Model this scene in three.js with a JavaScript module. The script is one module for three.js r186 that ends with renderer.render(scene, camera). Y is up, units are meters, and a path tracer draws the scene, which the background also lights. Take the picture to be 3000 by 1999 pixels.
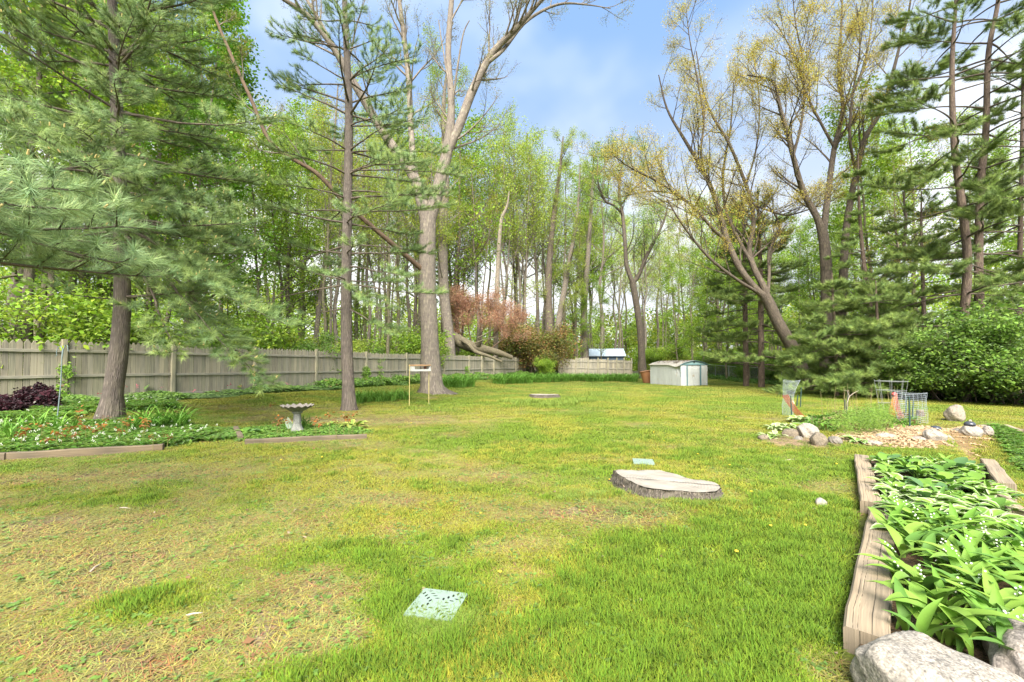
import * as THREE from 'three';
import { mergeGeometries, mergeVertices } from 'three/addons/utils/BufferGeometryUtils.js';

// ------------------------------------------------------------------ camera, sky, sun, exposure
const EXPOSURE = 4.3;
const F = 1250, PITCH = 1.6 * Math.PI / 180, EYE = 1.5, CY = 1034.5;      // focal length and principal row in photo pixels
const scene = new THREE.Scene();
const camera = new THREE.PerspectiveCamera(2 * Math.atan(999.5 / F) * 180 / Math.PI, 3000 / 1999, 0.05, 900);
camera.position.set(0, EYE, 0);
camera.rotation.set(PITCH, 0, 0);
camera.setViewOffset(3000, 1999, 0, -35, 3000, 1999);
camera.updateProjectionMatrix();
scene.add(camera);
const renderer = new THREE.WebGLRenderer({ antialias: true });
renderer.setSize(1024, 682);
renderer.toneMapping = THREE.LinearToneMapping;
renderer.toneMappingExposure = EXPOSURE;
renderer.shadowMap.enabled = true;

// small deterministic noise
function mulberry(a) { return () => { a |= 0; a = a + 0x6D2B79F5 | 0; let t = Math.imul(a ^ a >>> 15, 1 | a); t = t + Math.imul(t ^ t >>> 7, 61 | t) ^ t; return ((t ^ t >>> 14) >>> 0) / 4294967296; }; }
const PERM = new Float32Array(65536); { const r = mulberry(77); for (let i = 0; i < 65536; i++) PERM[i] = r() * 2 - 1; }
const hash2 = (i, j) => PERM[((i * 73856093) ^ (j * 19349663)) & 65535];
function noise(x, y) {
  const i = Math.floor(x), j = Math.floor(y); let u = x - i, v = y - j; u = u * u * (3 - 2 * u); v = v * v * (3 - 2 * v);
  const a = hash2(i, j), b = hash2(i + 1, j), c = hash2(i, j + 1), d = hash2(i + 1, j + 1);
  return a + (b - a) * u + (c - a) * v + (a - b - c + d) * u * v;
}
function fbm(x, y, o = 4) { let s = 0, a = .5; for (let k = 0; k < o; k++) { s += a * noise(x, y); x = x * 2.03 + 17.1; y = y * 2.03 + 5.7; a *= .5; } return s; }
const clamp = (v, a = 0, b = 1) => v < a ? a : v > b ? b : v;
const smooth = (a, b, v) => { const t = clamp((v - a) / (b - a)); return t * t * (3 - 2 * t); };
const mix = (a, b, t) => a + (b - a) * t;
const mix3 = (a, b, t) => [mix(a[0], b[0], t), mix(a[1], b[1], t), mix(a[2], b[2], t)];

// thinly clouded spring sky
{
  const W = 1024, H = 512, data = new Float32Array(W * H * 4);
  for (let j = 0; j < H; j++) for (let i = 0; i < W; i++) {
    const el = ((j + .5) / H - .5) * Math.PI, az = ((i + .5) / W - .5) * 2 * Math.PI;
    const dy = Math.sin(el), dx = Math.cos(el) * Math.cos(az), dz = Math.cos(el) * Math.sin(az);
    const e = Math.max(0, dy);
    let c = mix3([1.12, 1.15, 1.2], [.36, .60, 1.03], smooth(.0, .66, e));
    const px = dx / (e + .22), pz = dz / (e + .22);
    let cl = smooth(-.08, .5, fbm(px * 1.0 + 3.2, pz * 1.0 + 1.4, 6) + .05 + .5 * fbm(px * .45 + 9, pz * .45, 3));
    cl *= .9;
    c = mix3(c, [1.62, 1.63, 1.64], cl);
    if (dy < 0) c = mix3(c, [.30, .32, .22], smooth(0, -.12, dy));
    const k = 4 * (j * W + i);
    data[k] = c[0] / EXPOSURE; data[k + 1] = c[1] / EXPOSURE; data[k + 2] = c[2] / EXPOSURE; data[k + 3] = 1;
  }
  const sky = new THREE.DataTexture(data, W, H, THREE.RGBAFormat, THREE.FloatType);
  sky.mapping = THREE.EquirectangularReflectionMapping; sky.magFilter = sky.minFilter = THREE.LinearFilter; sky.needsUpdate = true;
  scene.background = sky; scene.environment = sky;
}
const sun = new THREE.DirectionalLight(new THREE.Color(1, .955, .87), 3.1);
sun.position.set(1, 60, 40); sun.target.position.set(0, 0, -20);
sun.castShadow = true; sun.shadow.radius = 80; sun.shadow.mapSize.set(4096, 4096);
Object.assign(sun.shadow.camera, { left: -70, right: 70, top: 70, bottom: -70, near: 1, far: 220 });
scene.add(sun, sun.target);

// ------------------------------------------------------------------ placing: a photo pixel gives a bearing; depth is metres ahead (-z)
const V = (x, y, z) => new THREE.Vector3(x, y, z);
function bearing(px, py) { const x = (px - 1500) / F, y = -(py - CY) / F, c = Math.cos(PITCH), s = Math.sin(PITCH); return [x, y * c + s, -(c - y * s)]; }
function at(px, py, depth) { const d = bearing(px, py), t = depth / -d[2]; return V(d[0] * t, EYE + d[1] * t, -depth); }
// yard frame: left fence runs from (-13.8, 13.1) along (.42, .908) in (x, depth)
const fenceAt = s => [-13.8 + .42 * s, 13.1 + .908 * s];
const fenceDist = (x, d) => .908 * (x + 13.8) - .42 * (d - 13.1);
const fenceS = (x, d) => .42 * (x + 13.8) + .908 * (d - 13.1);
const bedQ = (x, d) => .76 * (x - 3.6) - .65 * (d - 4.38);           // across the raised bed on the right
function g(x, d) {
  let h = .3 * Math.max(smooth(9, 1.5, fenceDist(x, d)), smooth(34, 46, d));
  h -= .44 * smooth(1.12, 1.32, bedQ(x, d)) * smooth(10.5, 7.5, d);
  h += .035 * fbm(x * .5, d * .5, 3);
  const sx = x - 1.75, sd = d - 4.7; h += .07 * Math.exp(-(sx * sx / 1.2 + sd * sd / .8));
  return h;
}
function onGround(px, py, lift = 0) { let p; let h = 0; for (let k = 0; k < 14; k++) { const b = bearing(px, py); const t = (h + lift - EYE) / b[1]; p = V(b[0] * t, h + lift, b[2] * t); h = g(p.x, -p.z); } p.y = g(p.x, -p.z); return p; }
const gp = (x, d, lift = 0) => V(x, g(x, d) + lift, -d);

// ------------------------------------------------------------------ scene bookkeeping
const used = {};
function numbered(n) { const k = used[n] = (used[n] ?? -1) + 1; return k ? n + '_' + String(k).padStart(3, '0') : n; }
function tag(o, label, category, group) { o.userData.label = label; o.userData.category = category; if (group) o.userData.group = group; return o; }
function thing(name, label, category, pos = V(0, 0, 0), turn = 0, group) { const o = new THREE.Group(); o.name = numbered(name); o.position.copy(pos); o.rotation.y = turn; scene.add(o); return tag(o, label, category, group); }
function single(name, geo, mat, label, category, group) { const m = new THREE.Mesh(geo, mat); m.name = numbered(name); scene.add(m); return tag(m, label, category, group); }
function part(name, geo, mat, parent) { const m = new THREE.Mesh(geo, mat); m.name = name; parent.add(m); return m; }
function structure(name, geo, mat) { const m = new THREE.Mesh(geo, mat); m.name = numbered(name); m.userData.kind = 'structure'; scene.add(m); return m; }
function copyOf(o, label, group) { const c = o.clone(); c.name = numbered(o.name.replace(/_\d{3}$/, '')); scene.add(c); c.userData = { ...o.userData }; if (label) c.userData.label = label; if (group) c.userData.group = group; return c; }
const _m = new THREE.Matrix4(), _q = new THREE.Quaternion(), _s = new THREE.Vector3(), _c = new THREE.Color();
function copies(name, geo, mat, list, parent) {          // [position, quaternion, scale (number or Vector3), [r,g,b]]
  const im = new THREE.InstancedMesh(geo, mat, list.length); im.name = name;
  list.forEach(([p, q, s, c], i) => { typeof s === 'number' ? _s.set(s, s, s) : _s.copy(s); im.setMatrixAt(i, _m.compose(p, q, _s)); if (c) im.setColorAt(i, _c.setRGB(c[0], c[1], c[2])); });
  im.userData.kind = 'stuff'; (parent || scene).add(im); return im;
}
function stuff(name, geo, mat, list, label, category) { const im = copies(numbered(name), geo, mat, list); im.userData.label = label; im.userData.category = category; return im; }
const YUP = V(0, 1, 0);
const turnY = a => new THREE.Quaternion().setFromAxisAngle(YUP, a);
const toward = (dir) => new THREE.Quaternion().setFromUnitVectors(YUP, dir);
const randQ = r => new THREE.Quaternion().setFromEuler(new THREE.Euler((r() - .5) * 1.2, r() * 6.283, (r() - .5) * 1.2));

// ------------------------------------------------------------------ textures
function tex(w, h, fn, srgb) {
  const d = new Uint8Array(w * h * 4);
  for (let j = 0; j < h; j++) for (let i = 0; i < w; i++) { const c = fn(i / w, j / h, i, j), k = 4 * (j * w + i); for (let q = 0; q < 3; q++) d[k + q] = clamp(c[q] ?? c[0], 0, 1) * 255; d[k + 3] = 255; }
  const t = new THREE.DataTexture(d, w, h); t.wrapS = t.wrapT = THREE.RepeatWrapping; t.magFilter = THREE.LinearFilter; t.minFilter = THREE.LinearMipmapLinearFilter; t.generateMipmaps = true;
  if (srgb) t.colorSpace = THREE.SRGBColorSpace; t.needsUpdate = true; return t;
}
// tiling noise: blend across the wrap
function tn(u, v, fx, fy, o) { const a = fbm(u * fx, v * fy, o), b = fbm((u - 1) * fx, v * fy, o), c = fbm(u * fx, (v - 1) * fy, o), d = fbm((u - 1) * fx, (v - 1) * fy, o); return mix(mix(a, b, u), mix(c, d, u), v); }
const gray = v => [v, v, v];
// bark: ridges run along v (up the trunk)
const barkH = (u, v) => { const w = tn(u, v, 14, 5, 3) * .5; const r = Math.abs(tn(clamp(u) , v, 30, 6, 3) + .25 * w); return clamp(.15 + 2.4 * r) * .75 + .25 * (.5 + tn(u, v, 60, 40, 2)); };
const barkBump = tex(512, 512, (u, v) => gray(barkH(u, v)));
const barkMap = tex(512, 512, (u, v) => { const h = barkH(u, v), l = tn(u, v, 7, 7, 3); const b = .55 + .45 * h + .18 * l; return [b, b * (.985 + .03 * l), b * (.97 - .05 * l)]; }, true);
barkMap.repeat.set(1.1, .8); barkBump.repeat.set(1.1, .8);
// weathered wood: grain runs along v
const grain = (u, v) => { const w = tn(u, v, 5, 2, 2) * .04; return .5 + .55 * tn(clamp(u + w, 0, 1), v, 70, 2.2, 3) + .3 * tn(u, v, 160, 5, 2); };
const woodMap = tex(512, 512, (u, v) => { const gr = grain(u, v), st = tn(u, v, 6, 3, 3); let b = .83 + .36 * (gr - .5) + .24 * st; return [b, b * (1 - .03 * st), b * (.97 - .09 * st)]; }, true);
const woodBump = tex(512, 512, (u, v) => gray(clamp(grain(u, v))));
const crackH = (u, v) => { const w = u + .012 * tn(u, v, 4, 2.5, 3); return Math.abs(tn(clamp(w), v, 24, .7, 2)); };
const crackMap = tex(512, 512, (u, v) => { const gr = grain(u, v), st = tn(u, v, 6, 3, 3), c = smooth(.022, .003, crackH(u, v)) * smooth(0, .3, tn(u, v, 9, 2, 2) + .08); let b = (.80 + .26 * (gr - .5) + .18 * st) * (1 - .5 * c); return [b, b * (.99 - .04 * st - .02 * c), b * (.96 - .1 * st - .05 * c)]; }, true);
const crackBump = tex(512, 512, (u, v) => gray(clamp(.6 + .5 * (grain(u, v) - .5) - .5 * smooth(.022, 0, crackH(u, v)))));
const stoneMap = tex(512, 512, (u, v) => { const a = tn(u, v, 8, 8, 4), b = tn(u, v, 60, 60, 3), c = Math.abs(tn(u, v, 14, 9, 3)); const f = tn(u, v, 150, 150, 2); const k = .76 + .24 * a + .24 * b + .34 * f - .12 * smooth(.04, 0, c); return [k, k * (.985 - .03 * a), k * (.96 - .07 * a)]; }, true);
const stoneBump = tex(512, 512, (u, v) => gray(.5 + .5 * tn(u, v, 26, 26, 4) + .3 * tn(u, v, 90, 90, 2)));
const earthMap = tex(1024, 1024, (u, v) => { const a = tn(u, v, 22, 22, 4), b = tn(u, v, 90, 90, 3), f = tn(u, v, 170, 30, 2), f2 = tn(u, v, 30, 170, 2); const k = .73 + .26 * a + .30 * b + .18 * f + .18 * f2; return [k, k * (.99), k * (.95 - .1 * b)]; }, true);
const earthBump = tex(512, 512, (u, v) => gray(.5 + .6 * tn(u, v, 40, 40, 4) + .3 * tn(u, v, 120, 120, 2)));
earthMap.repeat.set(.62, .62); earthBump.repeat.set(1.3, 1.3);
const metalMap = tex(512, 512, (u, v) => { const a = tn(u, v, 5, 3, 4), b = tn(u, v, 40, 6, 3), rust = smooth(.25, .5, tn(u, v, 16, 7, 4)) * .35; const k = .88 + .10 * a + .07 * b; return [k * (1 - .12 * rust), k * (1 - .34 * rust), k * (.99 - .5 * rust)]; }, true);

const std = (o) => new THREE.MeshStandardMaterial(o);
const rgb = (r, g_, b) => new THREE.Color().setRGB(r, g_, b);
const bark = (r, g_, b, bump = .03) => std({ color: rgb(r, g_, b), map: barkMap, bumpMap: barkBump, bumpScale: bump, roughness: .95 });
const wood = (r, g_, b) => std({ color: rgb(r, g_, b), map: woodMap, bumpMap: woodBump, bumpScale: .004, roughness: .92 });
const plain = (r, g_, b, rough = .8, metalness = 0) => std({ color: rgb(r, g_, b), roughness: rough, metalness });
const leafMat = (r, g_, b, t = .42) => new THREE.MeshPhysicalMaterial({ color: rgb(r, g_, b), vertexColors: true, roughness: .95, transmission: t, thickness: 0, side: THREE.DoubleSide, specularIntensity: .35 });

// ------------------------------------------------------------------ mesh builder
class MB {
  constructor() { this.p = []; this.n = []; this.t = []; this.c = []; this.i = []; }
  get count() { return this.p.length / 3; }
  vert(x, y, z, nx, ny, nz, u = 0, v = 0, c) { this.p.push(x, y, z); this.n.push(nx, ny, nz); this.t.push(u, v); if (c) this.c.push(c[0], c[1], c[2]); return this.p.length / 3 - 1; }
  tube(pts, rad, sides = 6, warp) {
    const n = pts.length; if (n < 2) return this;
    let T = pts[1].clone().sub(pts[0]).normalize(); let N = Math.abs(T.y) > .9 ? V(1, 0, 0) : V(0, 1, 0); N.sub(T.clone().multiplyScalar(N.dot(T))).normalize();
    let vlen = 0; const base = this.count; const B = V(0, 0, 0);
    const peri = Math.max(.2, 2 * Math.PI * (rad[0] || .01));
    for (let k = 0; k < n; k++) {
      if (k) vlen += pts[k].distanceTo(pts[k - 1]);
      const t2 = (k < n - 1 ? pts[k + 1].clone().sub(pts[k]) : pts[k].clone().sub(pts[k - 1])); if (k > 0 && k < n - 1) t2.add(pts[k].clone().sub(pts[k - 1])); t2.normalize();
      N.sub(t2.clone().multiplyScalar(N.dot(t2))).normalize(); T = t2; B.crossVectors(T, N);
      for (let s = 0; s <= sides; s++) {
        const a = s / sides * 6.28318, ca = Math.cos(a), sa = Math.sin(a); const nx = N.x * ca + B.x * sa, ny = N.y * ca + B.y * sa, nz = N.z * ca + B.z * sa;
        const r = rad[k] * (warp ? warp(a, k / (n - 1), pts[k]) : 1);
        this.vert(pts[k].x + nx * r, pts[k].y + ny * r, pts[k].z + nz * r, nx, ny, nz, s / sides * peri, vlen);
      }
    }
    for (let k = 0; k < n - 1; k++) for (let s = 0; s < sides; s++) { const a = base + k * (sides + 1) + s, b = a + sides + 1; this.i.push(a, a + 1, b, a + 1, b + 1, b); }
    return this;
  }
  cap(center, ring, nrm) { const c = this.vert(center.x, center.y, center.z, nrm.x, nrm.y, nrm.z, center.x, center.z); const ids = ring.map(q => this.vert(q.x, q.y, q.z, nrm.x, nrm.y, nrm.z, q.x, q.z)); for (let k = 0; k < ids.length; k++) this.i.push(c, ids[k], ids[(k + 1) % ids.length]); return this; }
  geo() {
    const o = new THREE.BufferGeometry(); o.setAttribute('position', new THREE.Float32BufferAttribute(this.p, 3)); o.setAttribute('normal', new THREE.Float32BufferAttribute(this.n, 3)); o.setAttribute('uv', new THREE.Float32BufferAttribute(this.t, 2));
    if (this.c.length) o.setAttribute('color', new THREE.Float32BufferAttribute(this.c, 3)); o.setIndex(this.i); return o;
  }
}
// resample a control polyline [Vector3, radius] with Catmull-Rom
function spline(ctrl, step) {
  const cv = new THREE.CatmullRomCurve3(ctrl.map(c => c[0]), false, 'centripetal'); const L = cv.getLength(), n = Math.max(2, Math.ceil(L / step)); const pts = [], rad = [];
  for (let k = 0; k <= n; k++) { const t = k / n, f = t * (ctrl.length - 1), i = Math.min(ctrl.length - 2, Math.floor(f)); pts.push(cv.getPoint(t)); rad.push(mix(ctrl[i][1], ctrl[i + 1][1], f - i)); }
  return [pts, rad];
}
// a box with bevelled edges; length along z unless said otherwise; uv grain along the length
function timber(w, h, l, bevel = .012, seed = 1, uo = 0) {
  const r = mulberry(seed), mb = new MB(), nz = Math.max(2, Math.ceil(l / .25));
  const prof = []; const x = w / 2, y = h / 2, b = bevel;
  const corners = [[x - b, y], [x, y - b], [x, -y + b], [x - b, -y], [-x + b, -y], [-x, -y + b], [-x, y - b], [-x + b, y]];
  for (let k = 0; k < 8; k++) { const a = corners[k], c = corners[(k + 1) % 8]; const nx = (c[1] - a[1]), ny = -(c[0] - a[0]); const q = Math.hypot(nx, ny); prof.push([a, c, [-nx / q, -ny / q]]); }
  const wob = []; for (let k = 0; k <= nz; k++) wob.push([(r() - .5) * .012, (r() - .5) * .012]);
  let u0 = uo;
  for (const [a, c, n] of prof) {
    const base = mb.count, ww = Math.hypot(a[0] - c[0], a[1] - c[1]);
    for (let k = 0; k <= nz; k++) { const z = -l / 2 + l * k / nz; for (const [e, u] of [[a, u0], [c, u0 + ww]]) mb.vert(e[0] + wob[k][0], e[1] + wob[k][1], z, n[0], n[1], 0, u, z + uo * 3); }
    for (let k = 0; k < nz; k++) { const q = base + k * 2; mb.i.push(q, q + 1, q + 2, q + 1, q + 3, q + 2); }
    u0 += ww;
  }
  for (const s of [-1, 1]) { const k = s < 0 ? 0 : nz; const ring = corners.map(c => V(c[0] + wob[k][0], c[1] + wob[k][1], s * l / 2)); mb.cap(V(wob[k][0], wob[k][1], s * l / 2), s < 0 ? ring : ring.reverse(), V(0, 0, s)); }
  return faceOut(mb);
}
function faceOut(mb) { // turn every triangle to agree with its stored normals
  const P = k => V(mb.p[3 * k], mb.p[3 * k + 1], mb.p[3 * k + 2]);
  for (let k = 0; k < mb.i.length; k += 3) { const [a, b, c] = [mb.i[k], mb.i[k + 1], mb.i[k + 2]]; const n = P(b).sub(P(a)).cross(P(c).sub(P(a))); if (n.x * mb.n[3 * a] + n.y * mb.n[3 * a + 1] + n.z * mb.n[3 * a + 2] < 0) { mb.i[k + 1] = c; mb.i[k + 2] = b; } }
  return mb.geo();
}
function boxUV(w, h, d) { const b = new THREE.BoxGeometry(w, h, d); const p = b.attributes.position, n = b.attributes.normal, u = b.attributes.uv; for (let k = 0; k < p.count; k++) { const ax = Math.abs(n.getX(k)), ay = Math.abs(n.getY(k)); if (ax > .5) u.setXY(k, p.getZ(k), p.getY(k)); else if (ay > .5) u.setXY(k, p.getX(k), p.getZ(k)); else u.setXY(k, p.getX(k), p.getY(k)); } return b; }
function rockGeo(seed, sx, sy, sz, rough = .22, detail = 4) {
  const r = mulberry(seed), ox = r() * 50, geo = mergeVertices(new THREE.IcosahedronGeometry(1, detail * 3).deleteAttribute('normal').deleteAttribute('uv')); const p = geo.attributes.position; const uv = [];
  const cuts = []; for (let k = 0; k < 7; k++) { const d = V(r() - .5, r() - .35, r() - .5).normalize(); cuts.push([d, .72 + r() * .2]); }
  for (let k = 0; k < p.count; k++) {
    const v = V(p.getX(k), p.getY(k), p.getZ(k)); let m = 1 + rough * (fbm(v.x * 1.3 + ox, v.y * 1.3 + v.z * 1.7, 4)) + .05 * fbm(v.x * 6 + ox, v.y * 5 + v.z * 6, 2);
    for (const [d, h] of cuts) { const q = v.dot(d) * m; if (q > h) m *= mix(1, h / q, .8); }
    v.multiplyScalar(m); p.setXYZ(k, v.x * sx, v.y * sy, v.z * sz); uv.push((v.x * sx + v.z * sz * .6) * 1.2, (v.y * sy + v.z * sz * .5) * 1.2);
  }
  geo.computeVertexNormals(); const ng = geo.toNonIndexed(), P = ng.attributes.position, U = []; const A = V(0, 0, 0), B = V(0, 0, 0), C = V(0, 0, 0);
  for (let k = 0; k < P.count; k += 3) { A.fromBufferAttribute(P, k); B.fromBufferAttribute(P, k + 1); C.fromBufferAttribute(P, k + 2); const n = B.clone().sub(A).cross(C.clone().sub(A)); const ax = Math.abs(n.x), ay = Math.abs(n.y), az = Math.abs(n.z); for (const q of [A, B, C]) ax > ay && ax > az ? U.push(q.z * 1.3, q.y * 1.3 + .3) : ay > az ? U.push(q.x * 1.3, q.z * 1.3) : U.push(q.x * 1.3 + .5, q.y * 1.3); }
  ng.setAttribute('uv', new THREE.Float32BufferAttribute(U, 2)); return ng;
}

// ------------------------------------------------------------------ lawn condition
const BARE = [[110, 1545, .9, .45, 1], [350, 1690, .55, .45, 1.1], [60, 1650, .7, .35, .6], [900, 1830, .45, .3, .9], [880, 1900, .5, .22, .9], [930, 1715, .25, .3, .6], [1690, 1500, .75, .35, .9], [1590, 1590, .5, .3, .6], [1950, 1520, .6, .25, .6], [1120, 1235, 1.6, .7, 1.1], [870, 1232, 1.6, .6, .8], [1030, 1300, .7, .35, .7], [760, 1200, 2, .6, .5], [1620, 1205, .8, .3, .5], [1910, 1845, .15, .1, 1], [1500, 1800, .22, .16, .8], [2430, 1950, .25, .22, 1.2], [2440, 1440, .3, .3, .4], [2280, 1230, .8, .5, .4], [1380, 1395, .9, .3, .4], [200, 1400, 1.2, .4, .5], [590, 1540, .9, .4, .4], [1270, 1165, 1.4, .6, .5], [2120, 1195, 1, .3, .5], [1900, 1010 + 240, .9, .4, .3], [2780, 1255, 1.2, .8, .6], [560, 1380, 1.3, .4, .35], [1050, 1460, 1, .35, .4], [500, 1950, .4, .2, .7], [60, 1900, .4, .25, .5]]
  .map(([px, py, rx, rz, k]) => { const p = onGround(px, py); return [p.x, -p.z, rx, rz, k]; });
const LUSH = [[1040, 1630, .35, .22, .8], [700, 1930, .45, .22, .9], [1180, 1770, .4, .35, .7], [1340, 1860, .6, .3, .7], [380, 1780, .3, .2, .7], [1000, 1960, .25, .15, .7], [560, 1680, .3, .15, .5], [2150, 1700, 1, .8, .7], [1850, 1900, .9, .4, .6], [2350, 1500, .8, .6, .6], [1250, 1440, 1, .4, .4], [2000, 1560, .6, .2, .4], [440, 1745, .3, .2, .5], [1500, 1300, 3, 1.2, .3]]
  .map(([px, py, rx, rz, k]) => { const p = onGround(px, py); return [p.x, -p.z, rx, rz, k]; });
function lush(x, d) {
  let v = .69 + .23 * smooth(-1.2, 1.6, x) * smooth(30, 4, d) - .12 * smooth(7.5, 3.5, d) * smooth(1.0, -1.5, x) + .24 * smooth(9, 20, d);
  v += .34 * fbm(x * .5 + 3, d * .5, 3) + .5 * fbm(x * 1.7 + 7, d * 1.9, 3) + .5 * fbm(x * 4.5, d * 5.5, 2) + .22 * noise(x * 17, d * 19);
  for (const [a, b, rx, rz, k] of BARE) { const e = ((x - a) / rx) ** 2 + ((d - b) / rz) ** 2; if (e < 6) v -= .95 * k * Math.exp(-e); }
  for (const [a, b, rx, rz, k] of LUSH) { const e = ((x - a) / rx) ** 2 + ((d - b) / rz) ** 2; if (e < 6) v += k * Math.exp(-e); }
  return clamp(v, 0, 1.25);
}
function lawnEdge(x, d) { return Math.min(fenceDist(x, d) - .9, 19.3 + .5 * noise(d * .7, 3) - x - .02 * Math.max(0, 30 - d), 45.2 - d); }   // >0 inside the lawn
const SOIL = [.30, .205, .105], SOILP = [.46, .37, .24], THATCH = [.25, .215, .05], GREEN = [.155, .215, .02], GREEN2 = [.22, .24, .028];

{ // one sheet of ground to the horizon
  const N = 430, mb = new MB(), b = 5.4, a = 170 / Math.sinh(b);
  for (let j = 0; j <= N; j++) for (let i = 0; i <= N; i++) {
    const x = a * Math.sinh(b * (2 * i / N - 1)) + .4, d = a * Math.sinh(b * (2 * j / N - 1)) + 3.6; let h = g(x, d);
    const in_ = lawnEdge(x, d); let c;
    if (Math.abs(x) < 25 && d < 50 && d > -3) h += .010 * noise(x * 5, d * 5);
    const l = lush(x, d);
    c = mix3(mix3(SOIL, SOILP, smooth(.1, -.25, fbm(x * 2, d * 2, 2))), THATCH, smooth(.08, .36, l)); c = mix3(c, mix3(GREEN2, GREEN, smooth(-.2, .3, fbm(x * .9, d * .9, 2))), smooth(.42, .85, l) * .92);
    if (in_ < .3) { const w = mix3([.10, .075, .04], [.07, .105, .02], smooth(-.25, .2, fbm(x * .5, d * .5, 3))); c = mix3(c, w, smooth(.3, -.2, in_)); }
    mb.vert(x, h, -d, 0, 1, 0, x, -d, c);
  }
  for (let j = 0; j < N; j++) for (let i = 0; i < N; i++) { const q = j * (N + 1) + i; mb.i.push(q, q + 1, q + N + 1, q + 1, q + N + 2, q + N + 1); }
  const geo = mb.geo(); geo.computeVertexNormals();
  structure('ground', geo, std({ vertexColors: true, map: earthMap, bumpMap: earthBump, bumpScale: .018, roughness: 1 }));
}

// ------------------------------------------------------------------ foliage pieces
function clump(seed, n, R, L, W, upBias = .5, flat = 1, colVar = .25) {           // n folded leaves in a ball
  const r = mulberry(seed), mb = new MB();
  for (let k = 0; k < n; k++) {
    const th = r() * 6.283, ph = Math.acos(2 * r() - 1), rr = R * Math.cbrt(r()); const p = V(Math.sin(ph) * Math.cos(th) * rr, Math.cos(ph) * rr * flat, Math.sin(ph) * Math.sin(th) * rr);
    const nrm = V(r() - .5, r() * .8 - .25 + upBias, r() - .5).normalize(), ax = V(r() - .5, (r() - .65) * .8, r() - .5); ax.sub(nrm.clone().multiplyScalar(ax.dot(nrm))).normalize(); const sd = V(0, 0, 0).crossVectors(nrm, ax);
    const l = L * (.7 + .6 * r()), w = W * (.7 + .6 * r()); const k2 = 1 + (r() - .5) * 2 * colVar, c = [k2 * (1 + (r() - .5) * .2), k2, k2 * (1 + (r() - .5) * .2)];
    const b = p, m = p.clone().addScaledVector(ax, l * .5).addScaledVector(nrm, -.05 * l), t = p.clone().addScaledVector(ax, l).addScaledVector(nrm, -.18 * l);
    const q = [b, m.clone().addScaledVector(sd, w / 2).addScaledVector(nrm, .12 * w), t, m.clone().addScaledVector(sd, -w / 2).addScaledVector(nrm, .12 * w)].map(v => mb.vert(v.x, v.y, v.z, nrm.x, nrm.y, nrm.z, 0, 0, c));
    mb.i.push(q[0], q[2], q[1], q[0], q[3], q[2]);
  }
  return mb.geo();
}
function needleTuft(seed, n, len, width, shoot, droop = .1) {                     // shoot along +y, needles swept forward
  const r = mulberry(seed), mb = new MB();
  for (let k = 0; k < n; k++) {
    const h = shoot * (k / n) * (.9 + .2 * r()), a = r() * 6.283, sw = .45 + .75 * r(); const d = V(Math.cos(a) * Math.sin(sw), Math.cos(sw), Math.sin(a) * Math.sin(sw)); const L = len * (.75 + .45 * r());
    const p = V(0, h, 0), t = p.clone().addScaledVector(d, L); t.y -= droop * L * r(); const sd = V(-Math.sin(a), 0, Math.cos(a)).multiplyScalar(width / 2); const nr = V(0, 0, 0).crossVectors(sd, d).normalize(); const v = .6 + .8 * r(), c = [v * (1 + .15 * (r() - .5)), v, v * (1 + .2 * (r() - .5))];
    const i0 = mb.vert(p.x - sd.x, p.y, p.z - sd.z, nr.x, nr.y, nr.z, 0, 0, c), i1 = mb.vert(p.x + sd.x, p.y, p.z + sd.z, nr.x, nr.y, nr.z, 0, 0, c), i2 = mb.vert(t.x, t.y, t.z, nr.x, nr.y, nr.z, 0, 0, c); mb.i.push(i0, i1, i2);
  }
  return mb.geo();
}
// one arching leaf blade, starts at the origin and leans out along +z
function blade({ L, W, a0, a1, fold = .2, stalk = 0, p = .8, mid = [1, 1, 1], edge = null, nT = 6, tipBack = 1 }) {
  const mb = new MB(), cols = edge ? [-1, -.6, 0, .6, 1] : [-1, 0, 1]; let y = 0, z = 0; const rows = [];
  for (let k = 0; k <= nT; k++) {
    const t = k / nT, ang = mix(a0, a1, t); if (k) { y += Math.sin(ang) * L / nT; z += Math.cos(ang) * L / nT; }
    const ts = stalk ? clamp((t - stalk) / (1 - stalk)) : t; let w = W * Math.pow(Math.max(0, Math.sin(Math.PI * Math.pow(ts, p))), tipBack) ; if (k === nT) w = W * .02; if (t <= stalk) w = W * .10; if (!stalk && k === 0) w = W * .35;
    rows.push(cols.map((s, ci) => { const x = s * w / 2, up = Math.abs(s) * fold * w * .5; const outer = edge && (ci === 0 || ci === cols.length - 1 || t > .97); const rip = outer ? .03 * w * Math.sin(k * 2.4 + s) : 0; return mb.vert(x, y + Math.cos(ang) * up + rip, z - Math.sin(ang) * up, 0, Math.cos(ang), -Math.sin(ang), x, z, outer ? edge : mid); }));
  }
  for (let k = 0; k < nT; k++) for (let q = 0; q < cols.length - 1; q++) mb.i.push(rows[k][q], rows[k + 1][q], rows[k][q + 1], rows[k][q + 1], rows[k + 1][q], rows[k + 1][q + 1]);
  const geo = mb.geo(); geo.computeVertexNormals(); return geo;
}

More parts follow.
